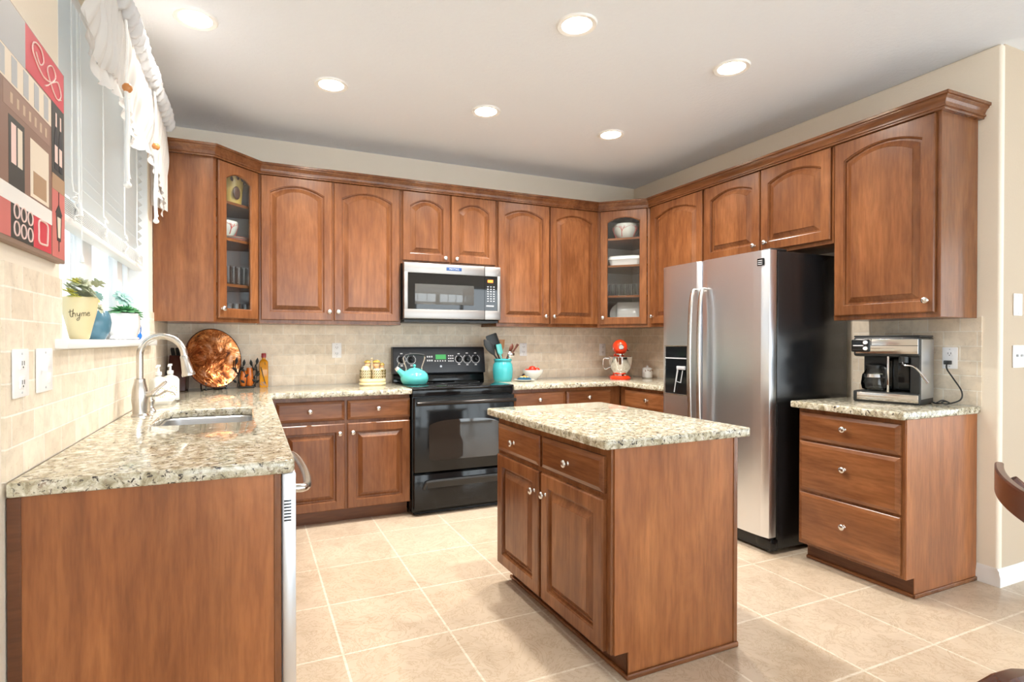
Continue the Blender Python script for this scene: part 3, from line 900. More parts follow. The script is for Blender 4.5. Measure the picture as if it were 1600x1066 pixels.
# ------------------------------------------------------------------ blind, valance, art on the window wall
bl = thing('window_blind', 'white slatted blind half lowered over the sink window', 'blind', (0, 0, 0))
bm_ = MB()
bx = -.045
ya, yb2 = WY0+.015, WY1-.018
z = 2.42
while z > 1.79:
    bm_.prism([(bx+.0195, ya, z+.0155), (bx+.018, ya, z+.0175), (bx-.0195, ya, z-.0155), (bx-.018, ya, z-.0175)], (0, yb2-ya, 0))
    z -= .0445
bm_.build('slats', M_blind, bl)
MB().box(bx-.03, bx+.02, ya, yb2, 2.44, 2.49, .003).build('headrail', M_white, bl)
st = MB()
for k in range(9): st.box(bx-.024, bx+.024, ya, yb2, 1.682+k*.0065, 1.6855+k*.0065)
st.build('stacked_slats', M_blind, bl)
MB().box(bx-.025, bx+.025, ya, yb2, 1.655, 1.680, .004).build('bottom_rail', M_white, bl)
for yy in (-2.16, -1.72, -1.30, -.98):
    cm = MB()
    rnd = random.Random(int(-yy*100))
    P = [(bx+.028, yy, 2.44), (bx+.029, yy, 2.1), (bx+.028, yy, 1.80)]
    for k in range(16): P.append((bx+.032+rnd.uniform(0, .012), yy+rnd.uniform(-.028, .028), 1.76-k*.006+rnd.uniform(-.012, .012)))
    cm.tube(catmull(P, 3), .0026, 5).build('ladder_cord', M_cord, bl)
cd = MB()
for dy in (-.006, .008): cd.tube([(bx+.03, -2.10+dy, 2.42), (bx+.034, -2.10+dy, 1.74)], .0022, 6)
cd.tube([(bx+.036, -2.085, 2.42), (bx+.038, -2.085, 1.56)], .002, 6)
cd.build('pull_cord', M_cord, bl)
MB().lathe([(.004, .05), (.007, .045), (.013, .008), (.013, 0), (0, 0)], (bx+.034, -2.10, 1.695), 14).build('cord_tassel', M_white, bl)
MB().lathe([(.003, .03), (.006, .02), (.008, .004), (0, 0)], (bx+.038, -2.085, 1.53), 12).build('cord_tassel', M_white, bl)

va = thing('window_valance', 'white gathered fabric valance tied up with cords above the window', 'valance', (0, 0, 0))
CY = (-3.34, -2.63, -1.92, -1.21)
def hem(y):
    k = math.cos(PI*(y+1.21)/.71)
    h = 2.175+.085*abs(k)**1.5+.10*max(0, (-2.20-y)/.165)**1.5
    if y > -1.21: h = 2.26-.10*min(1, (y+1.21)/.30)**1.2-.10*max(0, (y+.95)/.27)
    return h
rv = random.Random(4)
ny, nz = 200, 22
VY0, VY1 = -2.365, -.66
m = MB(); Ls = []
for i in range(ny+1):
    y = VY0+(VY1-VY0)*i/ny
    zb, zt = hem(y), 2.56
    row = []
    near = min(abs(y-c) for c in CY)
    for j in range(nz+1):
        v = j/nz
        zz = zb+(zt-zb)*v
        g = .25+.75*(1-abs(2*v-1)**2)
        x = .072+.010*math.sin(y*58+1.1*math.sin(y*9))*(.5+.5*v)+.006*math.sin(y*131)+.018*math.sin(PI*v)-.015*math.exp(-(near/.05)**2)*(1-v)
        x += .01*math.sin(v*9+y*6)*(1-v)
        row.append((x, y+.006*math.sin(zz*14+y*30), zz))
    Ls.append(row)
m.loops(Ls, closed=False)
m.build('valance_panel', M_val, va, ang=180, fixn=False)
m = MB(); Ls = []
for i in range(ny*2+1):
    y = VY0+(VY1-VY0)*i/(ny*2)
    zb = hem(y)
    row = []
    for j in range(6):
        v = j/5
        row.append((.068+.011*math.sin(y*62+v*1.5+1.3*math.sin(y*7))*v+.006*math.sin(y*29)*v+.004*v, y, zb+.006-.060*v+.003*math.sin(y*62+1.3*math.sin(y*7))*v))
    Ls.append(row)
m.loops(Ls, closed=False)
m.build('bottom_ruffle', M_val, va, ang=180, fixn=False)
m = MB(); Ls = []
for i in range(ny*2+1):
    y = VY0+(VY1-VY0)*i/(ny*2)
    row = []
    for j in range(13):
        a = 2*PI*j/12
        r = .034+.010*math.sin(y*70+2*a)+.007*math.sin(y*155+a)
        row.append((.085+r*math.cos(a)*1.1, y, 2.565+r*math.sin(a)*1.25+.006*math.sin(y*23)))
    Ls.append(row[:-1])
m.loops(Ls, True, True)
m.build('top_ruffle', M_ruffle, va, ang=180)
m = MB()      # soft return and tail at the far end
Ls = []
for i in range(25):
    u = i/24
    row = []
    for j in range(12):
        v = j/11
        row.append((.088-.084*u, VY1+.012*math.sin(u*16+v*2)+.004, 2.56-(2.56-hem(VY1)+.02)*v+.03*u*v))
    Ls.append(row)
m.loops(Ls, closed=False)
m.build('side_return', M_val, va, ang=180, fixn=False)
for c, ln in ((-1.92, .40), (-1.21, .40)):
    tie = MB()
    tie.tube(catmull([(.095, c, 2.56), (.105, c, 2.42), (.100, c, 2.255)], 5), .005, 8)
    tie.tube(catmull([(.100, c, 2.25), (.103, c+.004, 2.12), (.100, c-.004, 2.00), (.104, c-.006, hem(c)-ln)], 5), [.0075]*15+[.010], 8)
    tie.tube(catmull([(.100, c+.004, 2.25), (.106, c+.012, 2.08), (.102, c+.014, 1.96), (.106, c+.002, hem(c)-ln+.03)], 5), [.006]*15+[.009], 8)
    tie.sphere((.104, c-.006, hem(c)-ln+.004), .014, (1, 1.3, .9), 10)
    to = tie.build('tie_cord', M_cord, va, ang=70)
    MB().lathe([(0, -.016), (.012, -.014), (.018, -.004), (.018, .005), (.012, .014), (0, .016)], (.104, c, 2.245), 18).build('bead', M_bead, to)
rd = MB()
rd.tube([(.085, VY0, 2.565), (.085, VY1+.012, 2.565)], .010, 10)
rd.sphere((.085, VY1+.022, 2.565), .022, n=14); rd.box(0, .085, VY1+.003, VY1+.011, 2.558, 2.572)
rd.build('curtain_rod', mat('bronze_rod', (.12, .10, .09), .35, .7), va)

# café painting: flat colours painted on a stretched canvas
art = thing('wall_painting', 'red and brown canvas of a cafe front with wine bottles and a lantern', 'painting', (0, -2.405, 1.488))
AL, AH, AX = .66, .575, .024
MB().box(.001, AX, -AL, 0, 0, AH, .002).build('canvas', mat('painted_canvas', (.30, .20, .15), .6), art)
def A(pts, mt, name, dx):      # pts in (s along the wall from the far edge, t up) -> a flat patch on the canvas
    m = MB(); m.prism([(AX+dx*.0004, -s, t) for s, t in pts], (.0004, 0, 0)); return m.build(name, mt, art)
def rc(s0, s1, t0, t1): return [(s0, t0), (s1, t0), (s1, t1), (s0, t1)]
P_ = lambda n, c: mat('paint_'+n, c, .55)
p_red, p_pink, p_dk, p_br, p_cr, p_grey, p_tan, p_wh, p_lt = P_('crimson', (.62, .045, .07)), P_('salmon', (.60, .17, .15)), P_('olive_black', (.045, .045, .04)), P_('cocoa', (.26, .15, .11)), P_('cream', (.78, .68, .55)), P_('stone_grey', (.45, .46, .47)), P_('tan', (.42, .27, .16)), P_('offwhite', (.80, .78, .74)), P_('pale_pink', (.85, .62, .56))
A(rc(.01, .32, .455, .570), p_red, 'red_banner', 1)
A(rc(.32, .655, .451, .570), p_grey, 'portrait_block', 1)
A(rc(.125, .655, .375, .45), p_cr, 'shutter_wall', 1)
for k in range(6): A(rc(.15+k*.075, .185+k*.075, .38, .445), p_grey, 'shutter', 2)
A(rc(.01, .12, .235, .455), p_dk, 'bottle_block', 1)
A(rc(.005, .12, .01, .235), p_pink, 'lantern_block', 1)
A(rc(.005, .12, .205, .25), p_tan, 'table_top', 2)
A(rc(.125, .655, .115, .375), p_br, 'cafe_front', 1)
A(rc(.14, .46, .315, .37), P_('sign_brown', (.33, .20, .15)), 'cafe_sign', 2)
for k in range(7): A(rc(.165+k*.04, .18+k*.04, .33, .355), P_('sign_letters%d' % k, (.55, .40, .28)) if k == 0 else bpy.data.materials['paint_sign_letters0'], 'sign_lettering', 3)
A(rc(.33, .43, .12, .30), p_dk, 'cafe_door', 2)
A(rc(.345, .375, .19, .285), p_cr, 'door_glass', 3); A(rc(.385, .415, .19, .285), p_lt, 'door_glass', 3)
A(rc(.15, .29, .14, .29), p_cr, 'shop_window', 2)
A(rc(.17, .27, .15, .21), p_tan, 'window_display', 3)
A(rc(.125, .655, .095, .135), p_wh, 'awning_stripe', 3)
A(rc(.27, .42, .012, .105), p_dk, 'ironwork_block', 2)
A(rc(.13, .27, .012, .105), p_red, 'label_block', 2)
A(rc(.42, .655, .012, .105), p_pink, 'wine_block', 2)
for s in (.045, .085):
    A([(s-.014, .265), (s+.014, .265), (s+.014, .36), (s+.006, .385), (s+.006, .43), (s-.006, .43), (s-.006, .385), (s-.014, .36)], P_('bottle', (.02, .022, .03)) if s < .05 else bpy.data.materials['paint_bottle'], 'bottle', 3)
    A(rc(s-.013, s+.013, .285, .335), p_lt, 'bottle_label', 4)
    A(rc(s-.006, s+.006, .39, .43), p_lt, 'bottle_neck', 4)
A([(.045, .06), (.078, .06), (.088, .14), (.036, .14)], p_dk, 'lantern', 3)
A([(.052, .07), (.072, .07), (.078, .13), (.046, .13)], p_cr, 'lantern_glass', 4)
A([(.03, .14), (.094, .14), (.062, .17)], p_dk, 'lantern_roof', 3); A(rc(.060, .064, .165, .205), p_dk, 'lantern_chain', 3); A(rc(.059, .065, .03, .06), p_dk, 'lantern_finial', 3)
def stroke(pts, r, mt, name):
    MB().tube(catmull([(AX+.0018, -s, t) for s, t in pts], 5), r, 5).build(name, mt, art)
stroke([(.06, .475), (.04, .50), (.07, .525), (.13, .50), (.20, .49), (.27, .52), (.26, .55), (.21, .555), (.19, .53), (.22, .51), (.25, .53)], .0022, p_lt, 'scroll_line')
stroke([(.04, .485), (.09, .475), (.16, .52), (.12, .55), (.09, .53), (.15, .485), (.18, .47)], .0022, p_lt, 'scroll_line')
stroke([(.17, .03), (.23, .03), (.235, .058), (.23, .088), (.17, .088), (.165, .058), (.17, .03)], .003, p_lt, 'label_frame')
for k in range(3):
    for q in range(2):
        c = (.295+k*.045, .038+q*.042)
        stroke([(c[0]+.017*math.cos(a*.7), c[1]+.017*math.sin(a*.7)) for a in range(10)], .002, p_lt, 'iron_scroll')

# ------------------------------------------------------------------ switch and outlet plates
def plate(label, loc, rz, kind, w=.072, h=.117, cat='outlet', name='wall_outlet'):
    e = thing(name, label, cat, loc, rz)
    MB().box(-w/2, w/2, -.006, -.0002, -h/2, h/2, .0025).build('cover_plate', M_plate, e)
    if kind == 'duplex':
        for zz in (-.024, .024):
            r = MB().box(-.017, .017, -.0085, -.005, zz-.015, zz+.015, .004).build('receptacle', M_plate, e)
            MB().box(-.008, -.0055, -.0092, -.0084, zz-.004, zz+.007).box(.0055, .008, -.0092, -.0084, zz-.004, zz+.007).cyl((0, -.0092, zz-.009), (0, -.0084, zz-.009), .0025, n=10).build('slot', M_blackm, r)
    if kind == 'toggle':
        n = 2 if w > .1 else 1
        for k in range(n):
            xx = (k-(n-1)/2)*.046
            MB().box(xx-.005, xx+.005, -.018, -.005, -.002, .013, .002).build('toggle', M_plate, e)
    if kind == 'mixed':
        MB().box(-.036, -.024, -.020, -.005, -.002, .016, .002).build('toggle', M_plate, e)
        for zz in (-.024, .024): MB().box(.014, .042, -.0085, -.005, zz-.014, zz+.014, .004).build('receptacle', M_plate, e)
    if kind == 'rocker':
        n = 3
        for k in range(n):
            xx = (k-1)*.046
            MB().box(xx-.005, xx+.005, -.016, -.005, -.002, .012, .002).build('toggle', M_plategr, e)
    MB().cyl((0, -.0072, h*.5-.012), (0, -.0058, h*.5-.012), .003, n=10).cyl((0, -.0072, -h*.5+.012), (0, -.0058, -h*.5+.012), .003, n=10).build('screw', M_plategr, e)
    return e
plate('white outlet plate on the back tile between the oil bottle and the figurine', (1.165, -.008, 1.18), 0, 'duplex')
plate('white outlet plate on the back tile above the white bowl', (2.81, -.008, 1.178), 0, 'duplex')
plate('white outlet plate on the back tile left of the red mixer', (3.67, -.008, 1.172), 0, 'duplex')
plate('white outlet plate on the window wall nearest the camera', (.0085, -2.725, 1.172), PI/2, 'duplex', .10, .122)
plate('wide white switch plate on the window wall, left of the sill', (.0085, -2.55, 1.172), PI/2, 'mixed', .122, .122, 'switch', 'switch_plate')
plate('white outlet plate with a black plug beside the coffee maker', (W-.0085, -2.728, 1.163), -PI/2, 'duplex')
plate('white triple switch plate on the shade-toned wall past the corner', (4.235, YW-.0003, 1.175), 0, 'rocker', .15, .117, 'switch', 'switch_plate')
plate('pale blank plate high on the shade-toned wall past the corner', (4.205, YW-.0003, 1.445), 0, 'blank', .082, .115, 'plate', 'blank_plate')

# ------------------------------------------------------------------ faucet and sink things
fc = thing('faucet', 'brushed nickel gooseneck faucet behind the sink', 'faucet', (.085, -1.56, CT), -.12)
MB().lathe([(.036, 0), (.036, .004), (.030, .012), (.030, .04), (.034, .075), (.031, .12), (.024, .15), (.022, .16), (.022, .167), (.017, .17)], n=28).build('body', M_nickel, fc)
arc = [(0, 0, .165), (0, 0, .25)]
for k in range(0, 17):
    a = PI-PI*1.05*k/16
    arc.append((.090+.090*math.cos(a), 0, .272+.090*math.sin(a)))
MB().tube(arc, .0145, 16).build('gooseneck', M_nickel, fc, ang=60)
hd = MB().lathe([(.0155, 0), (.017, .004), (.0175, .02), (.024, .075), (.0285, .088), (.027, .095), (0, .095)], (.178, 0, .272), 24, (.22, 0, -1))
hd.build('spray_head', M_nickel, fc)
lv = MB().tube([(.02, -.0, .095), (.055, -.01, .10)], [.015, .013], 12)
lv.build('valve', M_nickel, fc)
MB().tube(catmull([(.050, -.01, .10), (.075, -.014, .125), (.110, -.018, .155)], 5), [.010]*5+[.008]*5+[.006], 10).build('lever', M_nickel, fc)
sd = thing('soap_dispenser', 'small brushed nickel soap pump with a thin curved spout beside the faucet', 'soap dispenser', (.105, -1.40, CT), -.1)
MB().lathe([(.022, 0), (.022, .005), (.015, .014), (.012, .03), (.016, .045), (.016, .055), (.007, .062), (.006, .085)], n=20).build('pump_body', M_nickel, sd)
MB().tube(catmull([(0, 0, .08), (.03, 0, .078), (.065, 0, .098), (.095, 0, .092), (.108, 0, .078)], 5), .0055, 10).build('spout', M_nickel, sd)
tr = thing('soap_tray', 'white rectangular tray under the two soap bottles', 'tray', (.105, -.95, CT))
MB().loops([rrect(.045, .125, .015, 0), rrect(.055, .135, .02, .018), rrect(.052, .132, .02, .018), rrect(.043, .122, .015, .006)], True, True).build('dish', M_ceram, tr)
def soap(label, x, y):
    t = thing('soap_bottle', label, 'bottle', (x, y, CT+.0062), .5)
    MB().loops([rrect(.036, .036, .010, 0), rrect(.037, .037, .010, .003), rrect(.037, .037, .010, .115), rrect(.030, .030, .012, .130), rrect(.014, .014, .0139, .140), rrect(.014, .014, .0139, .150)], True, True).build('bottle', mat('cloudy_soap_plastic', (.58, .60, .58), .15), t)
    lb = MB().box(-.030, .030, -.0385, -.0372, .012, .095, .0005).build('label', M_ceram, t)
    r = random.Random(3); lf = MB()
    for k in range(10):
        a = k*2*PI/10
        lf.sphere((.018*math.cos(a), -.0387, .055+.024*math.sin(a)), .004, (1.2, .15, .8), 8)
    lf.build('leaf_wreath', mat('sage_print', (.45, .50, .22), .5), lb)
    MB().lathe([(.016, .149), (.016, .165), (.006, .168), (.005, .192), (.010, .194), (.010, .204), (0, .204)], n=16).tube([(0, 0, .198), (-.02, -.03, .198), (-.026, -.038, .192)], .005, 8).build('pump', M_white, t)
soap('white pump soap bottle on the tray, nearer the faucet', .085, -1.01)
soap('white pump soap bottle on the tray, nearer the back corner', .125, -.875)

# ------------------------------------------------------------------ sill plants
def rosette(m, c, n, r, up=.5, wid=.28, rings=3, seed=1, tilt=(0, 0)):
    rnd = random.Random(seed)
    R = Matrix.Rotation(tilt[0], 4, 'X') @ Matrix.Rotation(tilt[1], 4, 'Y')
    for q in range(rings):
        k = max(4, int(n*(1-.18*q)))
        for i in range(k):
            a = 2*PI*(i+.5*q)/k+rnd.uniform(-.15, .15)
            el = up*(q+.35)/rings*PI/2*1.3+rnd.uniform(-.08, .08)
            ln = r*(1-.22*q)*rnd.uniform(.88, 1.1)
            d = Vector((math.cos(a)*math.cos(el), math.sin(a)*math.cos(el), math.sin(el)))
            sd = Vector((-math.sin(a), math.cos(a), 0)); upv = d.cross(sd)
            L = []
            for u, wv in ((.05, .35), (.35, .9), (.65, 1.0), (.85, .7), (1, .05)):
                p = d*ln*u+upv*(-ln*.18*u*u)
                w = ln*wid*wv
                L.append([Vector(c)+R @ (p+sd*w*math.cos(t)+upv*w*.35*math.sin(t)) for t in [2*PI*j/6 for j in range(6)]])
            m.loops(L, True, True)
SZ = WZ0+.0045
M_sage, M_lime, M_agave, M_paleteal = mat('sage_leaf', (.44, .47, .32), .5), mat('lime_leaf', (.50, .48, .10), .5), mat('agave_leaf', (.08, .26, .10), .4), mat('pale_teal_leaf', (.30, .48, .43), .5)
M_soil = mat('potting_soil', (.10, .07, .05), .95)
PYc = -2.055
py = thing('potted_succulent', 'cream tapered herb pot with thyme written on it and grey-green succulents', 'plant', (-.022, PYc, SZ))
pr = [(.026, 0), (.030, .004), (.040, .05), (.052, .10), (.055, .135), (.056, .150), (.053, .152), (.050, .148), (.048, .135), (0, .135)]
MB().lathe(pr, n=36).build('pot', mat('cream_pot_glaze', (.76, .64, .37), .35), py)
MB().lathe([(0, .139), (.048, .138)], n=24).build('soil', M_soil, py)
f1, f2 = MB(), MB()
rnd = random.Random(8)
for k in range(11):
    a = k*2.4; rr = .012+.042*((k*.37) % 1)
    rosette(f2 if k in (2, 7) else f1, (rr*math.cos(a)*1.0, rr*math.sin(a)*1.45, .158+.018*rnd.random()+(.030 if k % 2 == 0 else 0)), 7, .026+.009*rnd.random(), .85, .26, 3, k, (rnd.uniform(-.5, .5), rnd.uniform(0, .7)))
rosette(f2, (.028, .072, .148), 8, .024, .6, .3, 3, 40, (.2, .5)); rosette(f1, (.046, .045, .118), 8, .028, .6, .3, 3, 41, (.2, .8)); rosette(f2, (.0, -.058, .150), 8, .022, .6, .3, 2, 42)
f1.build('foliage', M_sage, py, ang=60); f2.build('foliage', M_lime, py, ang=60)['label'] = 'yellow-green rosettes'
# the word on the pot, hand lettered
word = [[(.12, 1.0), (.06, .3), (.13, 0), (.24, .08)], [(-.06, .68), (.12, .72), (.30, .80)], [(.36, 1.05), (.30, .5), (.27, 0)], [(.28, .3), (.40, .52), (.48, .32), (.50, .02)],
        [(.60, .5), (.64, .12), (.76, .12), (.84, .5)], [(.84, .5), (.78, -.35), (.64, -.55), (.58, -.36), (.74, -.12)], [(.94, 0), (.96, .46)], [(.96, .34), (1.04, .5), (1.11, .36), (1.11, 0)],
        [(1.11, .34), (1.20, .5), (1.28, .36), (1.29, 0)], [(1.40, .25), (1.54, .3), (1.50, .5), (1.40, .4), (1.38, .1), (1.50, 0), (1.64, .12)]]
lt = MB()
a0 = math.atan2(CAM.y-PYc, CAM.x+.022)
for s in word:
    P = []
    for u, v in s:
        zz = .078+.026*v+.004*u
        R = .026+.029*min(1, zz/.135)**.8+.0035
        a = a0-.62+.78*u
        P.append((R*math.cos(a), R*math.sin(a), zz))
    lt.tube(catmull(P, 5), .0009, 5)
lt.build('lettering', mat('brown_lettering', (.07, .045, .02), .6), py)
pb = thing('potted_succulent', 'slate blue rounded pot between the cream pot and the white pot', 'plant', (-.040, -1.745, SZ))
MB().lathe([(.030, 0), (.034, .003), (.050, .035), (.055, .07), (.050, .10), (.042, .118), (.039, .118), (.036, .108), (0, .108)], n=32).build('pot', mat('slate_blue_glaze', (.085, .20, .27), .2), pb)
MB().lathe([(0, .110), (.036, .109)], n=20).build('soil', M_soil, pb)
f = MB(); rosette(f, (.01, .01, .145), 6, .026, .5, .35, 2, 3, (.5, .4)); f.build('blossom', mat('pale_pink_petal', (.80, .68, .64), .5), pb)
MB().tube([(.01, .0, .108), (.012, .012, .145)], .003, 6).build('stem', mat('plant_stem', (.20, .09, .05), .6), pb)
f = MB(); rosette(f, (-.01, .045, .185), 9, .036, .55, .3, 3, 12, (-.5, .5)); f.tube([(0, .01, .108), (-.01, .042, .18)], .003, 6); f.build('foliage', M_paleteal, pb, ang=60)
M_ceramd = mat('white_pot_glaze', (.70, .70, .69), .25)
pw = thing('potted_succulent', 'white dimpled pot with a spiky green succulent', 'plant', (-.030, -1.245, SZ))
MB().loops([rrect(.050, .050, .030, 0), rrect(.060, .060, .035, .004), rrect(.060, .060, .035, .010), rrect(.052, .052, .035, .014), rrect(.066, .066, .042, .065), rrect(.064, .064, .045, .130), rrect(.059, .059, .042, .130), rrect(.058, .058, .042, .112)], True, True).build('pot', M_ceramd, pw)
MB().lathe([(0, .115), (.055, .114)], n=20).build('soil', M_soil, pw)
f = MB()
rosette(f, (0, -.012, .135), 13, .080, 1.0, .17, 5, 5); rosette(f, (.012, .022, .135), 11, .070, .95, .18, 4, 6, (0, .2)); rosette(f, (.028, .052, .128), 8, .055, .7, .2, 3, 9, (-.3, .3))
f.build('foliage', M_agave, pw, ang=60)
f = MB(); rosette(f, (-.020, .105, .215), 11, .052, .55, .26, 3, 21, (.7, .6)); rosette(f, (.0, .128, .165), 9, .038, .5, .3, 3, 22, (.5, .9)); f.tube([(0, .03, .115), (-.01, .07, .16), (-.02, .10, .21)], .004, 6)
f.build('foliage', M_paleteal, pw, ang=60)['label'] = 'pale teal rosettes on a stem'
go = thing('glass_ornament', 'small blue and white curved glass ornament at the far end of the sill', 'ornament', (-.022, -.905, SZ))
bl_ = MB()
Ls = []
for i in range(13):
    u = i/12; a = -.5+u*2.3
    c = Vector((.0, .022-.045*math.sin(a*.55)**2*0+.028*math.cos(a)-.03, .045+.042*math.sin(a)))
    r = .017*math.sin(PI*min(1, u*.85+.12))
    Ls.append([c+Vector((r*.6*math.cos(t), r*math.sin(t), 0)) for t in [2*PI*k/10 for k in range(10)]])
bl_.loops(Ls, True, True); bl_.build('fin', mat('cobalt_glass', (.01, .10, .38), .08), go)
MB().sphere((0, -.006, .022), .024, (.7, .9, .9), 16).build('body', mat('cobalt_glass_body', (.015, .14, .50), .08), go)
MB().sphere((.0, -.018, .058), .024, (.4, .6, 1.3), 14).build('inner_shell', mat('milk_glass', (.70, .76, .76), .15), go)
cry = thing('stone_cluster', 'small cluster of white crystal stones on the sill', 'stones', (-.005, -1.515, SZ))
m = MB(); rnd = random.Random(2)
for k in range(9): m.sphere((rnd.uniform(-.02, .02), rnd.uniform(-.05, .05), .009+.004*rnd.random()), .011, (1, 1.2, .85), 8)
m.build('stone', mat('white_quartz', (.80, .80, .82), .2), cry)

# ------------------------------------------------------------------ back counter, left of the range
pl = thing('copper_plate', 'large round marbled copper plate leaning in the back corner', 'plate', (.300, -.190, CT+.012), .62)
def copper():
    m = mat('marbled_copper', (.7, .3, .12), .16, .85)
    t = NT(m); v = t.coord()
    f = t.noise(v, 6.5, 5, .6, 2.2)
    t.col(t.ramp(f, [(.32, (.06, .018, .010)), (.43, (.36, .11, .03)), (.53, (.56, .23, .08)), (.60, (.70, .40, .25)), (.68, (.26, .09, .03))]))
    t.bump(t.noise(v, 9, 4, .6, 1), .35, .02)
    return m
Mt = Matrix.Translation((0, 0, .206)) @ Matrix.Rotation(-.16, 4, 'X')
MB().lathe([(0, -.012), (.10, -.008), (.17, .010), (.203, .022), (.206, .019), (.17, .003), (.10, -.016), (0, -.020)], n=64, ax=(0, -1, 0)).xf(Mt).build('dish', copper(), pl, ang=50)
MB().lathe([(.202, .0225), (.2075, .0225), (.2075, .018), (.202, .018), (.202, .0225)], n=64, ax=(0, -1, 0), caps=False).xf(Mt).build('rim', mat('dark_copper_rim', (.06, .02, .015), .3, .6), pl)
es = thing('plate_stand', 'black wire easel holding up the copper plate', 'stand', (.300, -.190, CT), .62)
m = MB()
for sx in (-.075, .075):
    m.tube(catmull([(sx, -.040, .045), (sx, -.044, .014), (sx, -.020, .010), (sx*.6, .06, .010), (sx*.35, .09, .19)], 5), .005, 8)
    m.sphere((sx, -.040, .048), .009, n=10); m.sphere((sx, -.046, .009), .008, n=10)
m.tube([(-.075, -.020, .008), (.075, -.020, .008)], .004, 8)
m.build('wire_frame', M_blackm, es)
kb = thing('knife_block', 'dark knife block with black handles in the back corner behind the soap', 'knife block', (.085, -.115, CT), -.05)
MB().prism([(-.055, -.09, 0), (-.055, .07, 0), (-.055, .09, .17), (-.055, .0, .245)], (.11, 0, 0), .006).build('block', wood('dark_plum_wood', 'z', (.35, .22, .45), .25), kb)
for k in range(2):
    for q in range(3):
        MB().box(-.012, .012, -.009, .009, 0, .085, .005).xf(Matrix.Translation((-.03+q*.03, .02+k*.032, .228-k*.032)) @ Matrix.Rotation(.75, 4, 'X')).build('knife_handle', M_blackm, kb)

ch = thing('candle_holder', 'black iron leaf candle holder with orange glass on the back counter', 'candle holder', (.515, -.10, CT))
M_iron = mat('wrought_iron', (.02, .022, .022), .4, .5)
m = MB()
m.box(-.055, .055, -.045, .045, .002, .014, .004)
rnd = random.Random(5)
def leaf(mm, p, d, ln, w):
    d = Vector(d).normalized(); s = d.cross(Vector((.3, 1, .1))).normalized(); n_ = d.cross(s)
    L = []
    for u, k in ((0, .1), (.25, .8), (.5, 1), (.8, .5), (1, .04)):
        c = Vector(p)+d*ln*u
        L.append([c+s*w*k*math.cos(t)+n_*.0025*math.sin(t) for t in [2*PI*j/6 for j in range(6)]])
    mm.loops(L, True, True)
for k, (x, y, h, bx_) in enumerate(((-.06, -.03, .205, -.006), (-.045, .035, .20, .004), (-.005, -.05, .19, -.012), (.028, .04, .185, .006), (.058, -.03, .20, .012), (.055, .03, .15, .01))):
    P = [(x, y, .006), (x+.008*(-1)**k, y, h*.4), (x-.006*(-1)**k+bx_, y, h*.75), (x+bx_, y, h)]
    m.tube(catmull(P, 4), .0032, 6)
    leaf(m, (x+bx_, y, h-.03), (.1*(-1)**k, 0, 1), .05, .011)
    for q in range(3):
        s_ = 1 if (q+k) % 2 else -1
        leaf(m, (x+bx_*.5, y, h*(.2+.22*q)), (s_*.9, -.1, .8), .036, .010)
m.build('leaf_frame', M_iron, ch)
vm = bpy.data.materials.new('amber_glass'); vm.use_nodes = True
vb = vm.node_tree.nodes['Principled BSDF']; vb.inputs['Base Color'].default_value = (.85, .24, .03, 1); vb.inputs['Roughness'].default_value = .12; vb.inputs['Transmission Weight'].default_value = .35
for x, y, h in ((-.018, -.012, .125), (.022, .008, .145)):
    MB().lathe([(.018, .0145), (.024, .03), (.025, h*.6), (.020, h), (.017, h), (.020, .03), (0, .025)], (x, y, 0), 18).build('votive_cup', vm, ch)

ob = thing('oil_bottle', 'tall square bottle of yellow oil with a red cap', 'bottle', (.632, -.085, CT))
ob.scale = (1.15, 1.1, 1.0)
oil = mat('golden_oil', (.70, .30, .008), .06, Transmission_Weight=.25)
MB().loops([rrect(.024, .024, .006, 0), rrect(.0255, .0255, .006, .003), rrect(.0255, .0255, .006, .185), rrect(.020, .020, .012, .197), rrect(.011, .011, .0109, .207), rrect(.011, .011, .0109, .225)], True, True).build('bottle', oil, ob)
MB().lathe([(.014, .218), (.0145, .222), (.0145, .246), (.012, .250), (0, .250)], n=18).build('cap', mat('red_cap', (.32, .03, .035), .3), ob)
m = MB(); m.tube([(-.018, -.0262, .15), (.004, -.0262, .05), (.010, -.0262, .03)], .0028, 6); m.tube([(.006, -.0262, .185), (.007, -.0262, .165)], .002, 6)
m.build('herb_sprig', mat('dark_herb', (.10, .06, .02), .6), ob)
m = MB(); rnd = random.Random(9)
for k in range(14): m.sphere((rnd.uniform(-.018, .018), -.0235, .012+.03*rnd.random()), .005, (1, .6, 1), 8)
m.build('spice_grain', mat('spice_mix', (.20, .14, .16), .5), ob)

fg = thing('ceramic_figurine', 'cream and gold ceramic figurine of round-headed figures in a basket', 'figurine', (1.415, -.165, CT))
M_fig, M_gold, M_olive = mat('cream_glaze', (.78, .64, .42), .15), mat('gold_glaze', (.52, .38, .09), .15), mat('olive_glaze', (.16, .12, .04), .2)
MB().loops([rrect(.098, .062, .05, 0), rrect(.102, .066, .05, .006), rrect(.100, .064, .05, .018), rrect(.094, .058, .05, .022), rrect(.100, .064, .05, .028), rrect(.100, .064, .05, .042), rrect(.09, .055, .045, .048)], True, True).build('base', M_cream, fg)
m = MB()
for cx, cy, rx, h in ((-.055, -.012, .040, .10), (.03, -.02, .042, .08), (.072, -.005, .026, .085)):
    m.lathe([(rx*.9, .045), (rx*1.05, .07), (rx, .045+h*.7), (rx*.55, .045+h), (0, .05+h)], (cx, cy, 0), 22)
m.build('body', M_fig, fg)
m = MB()
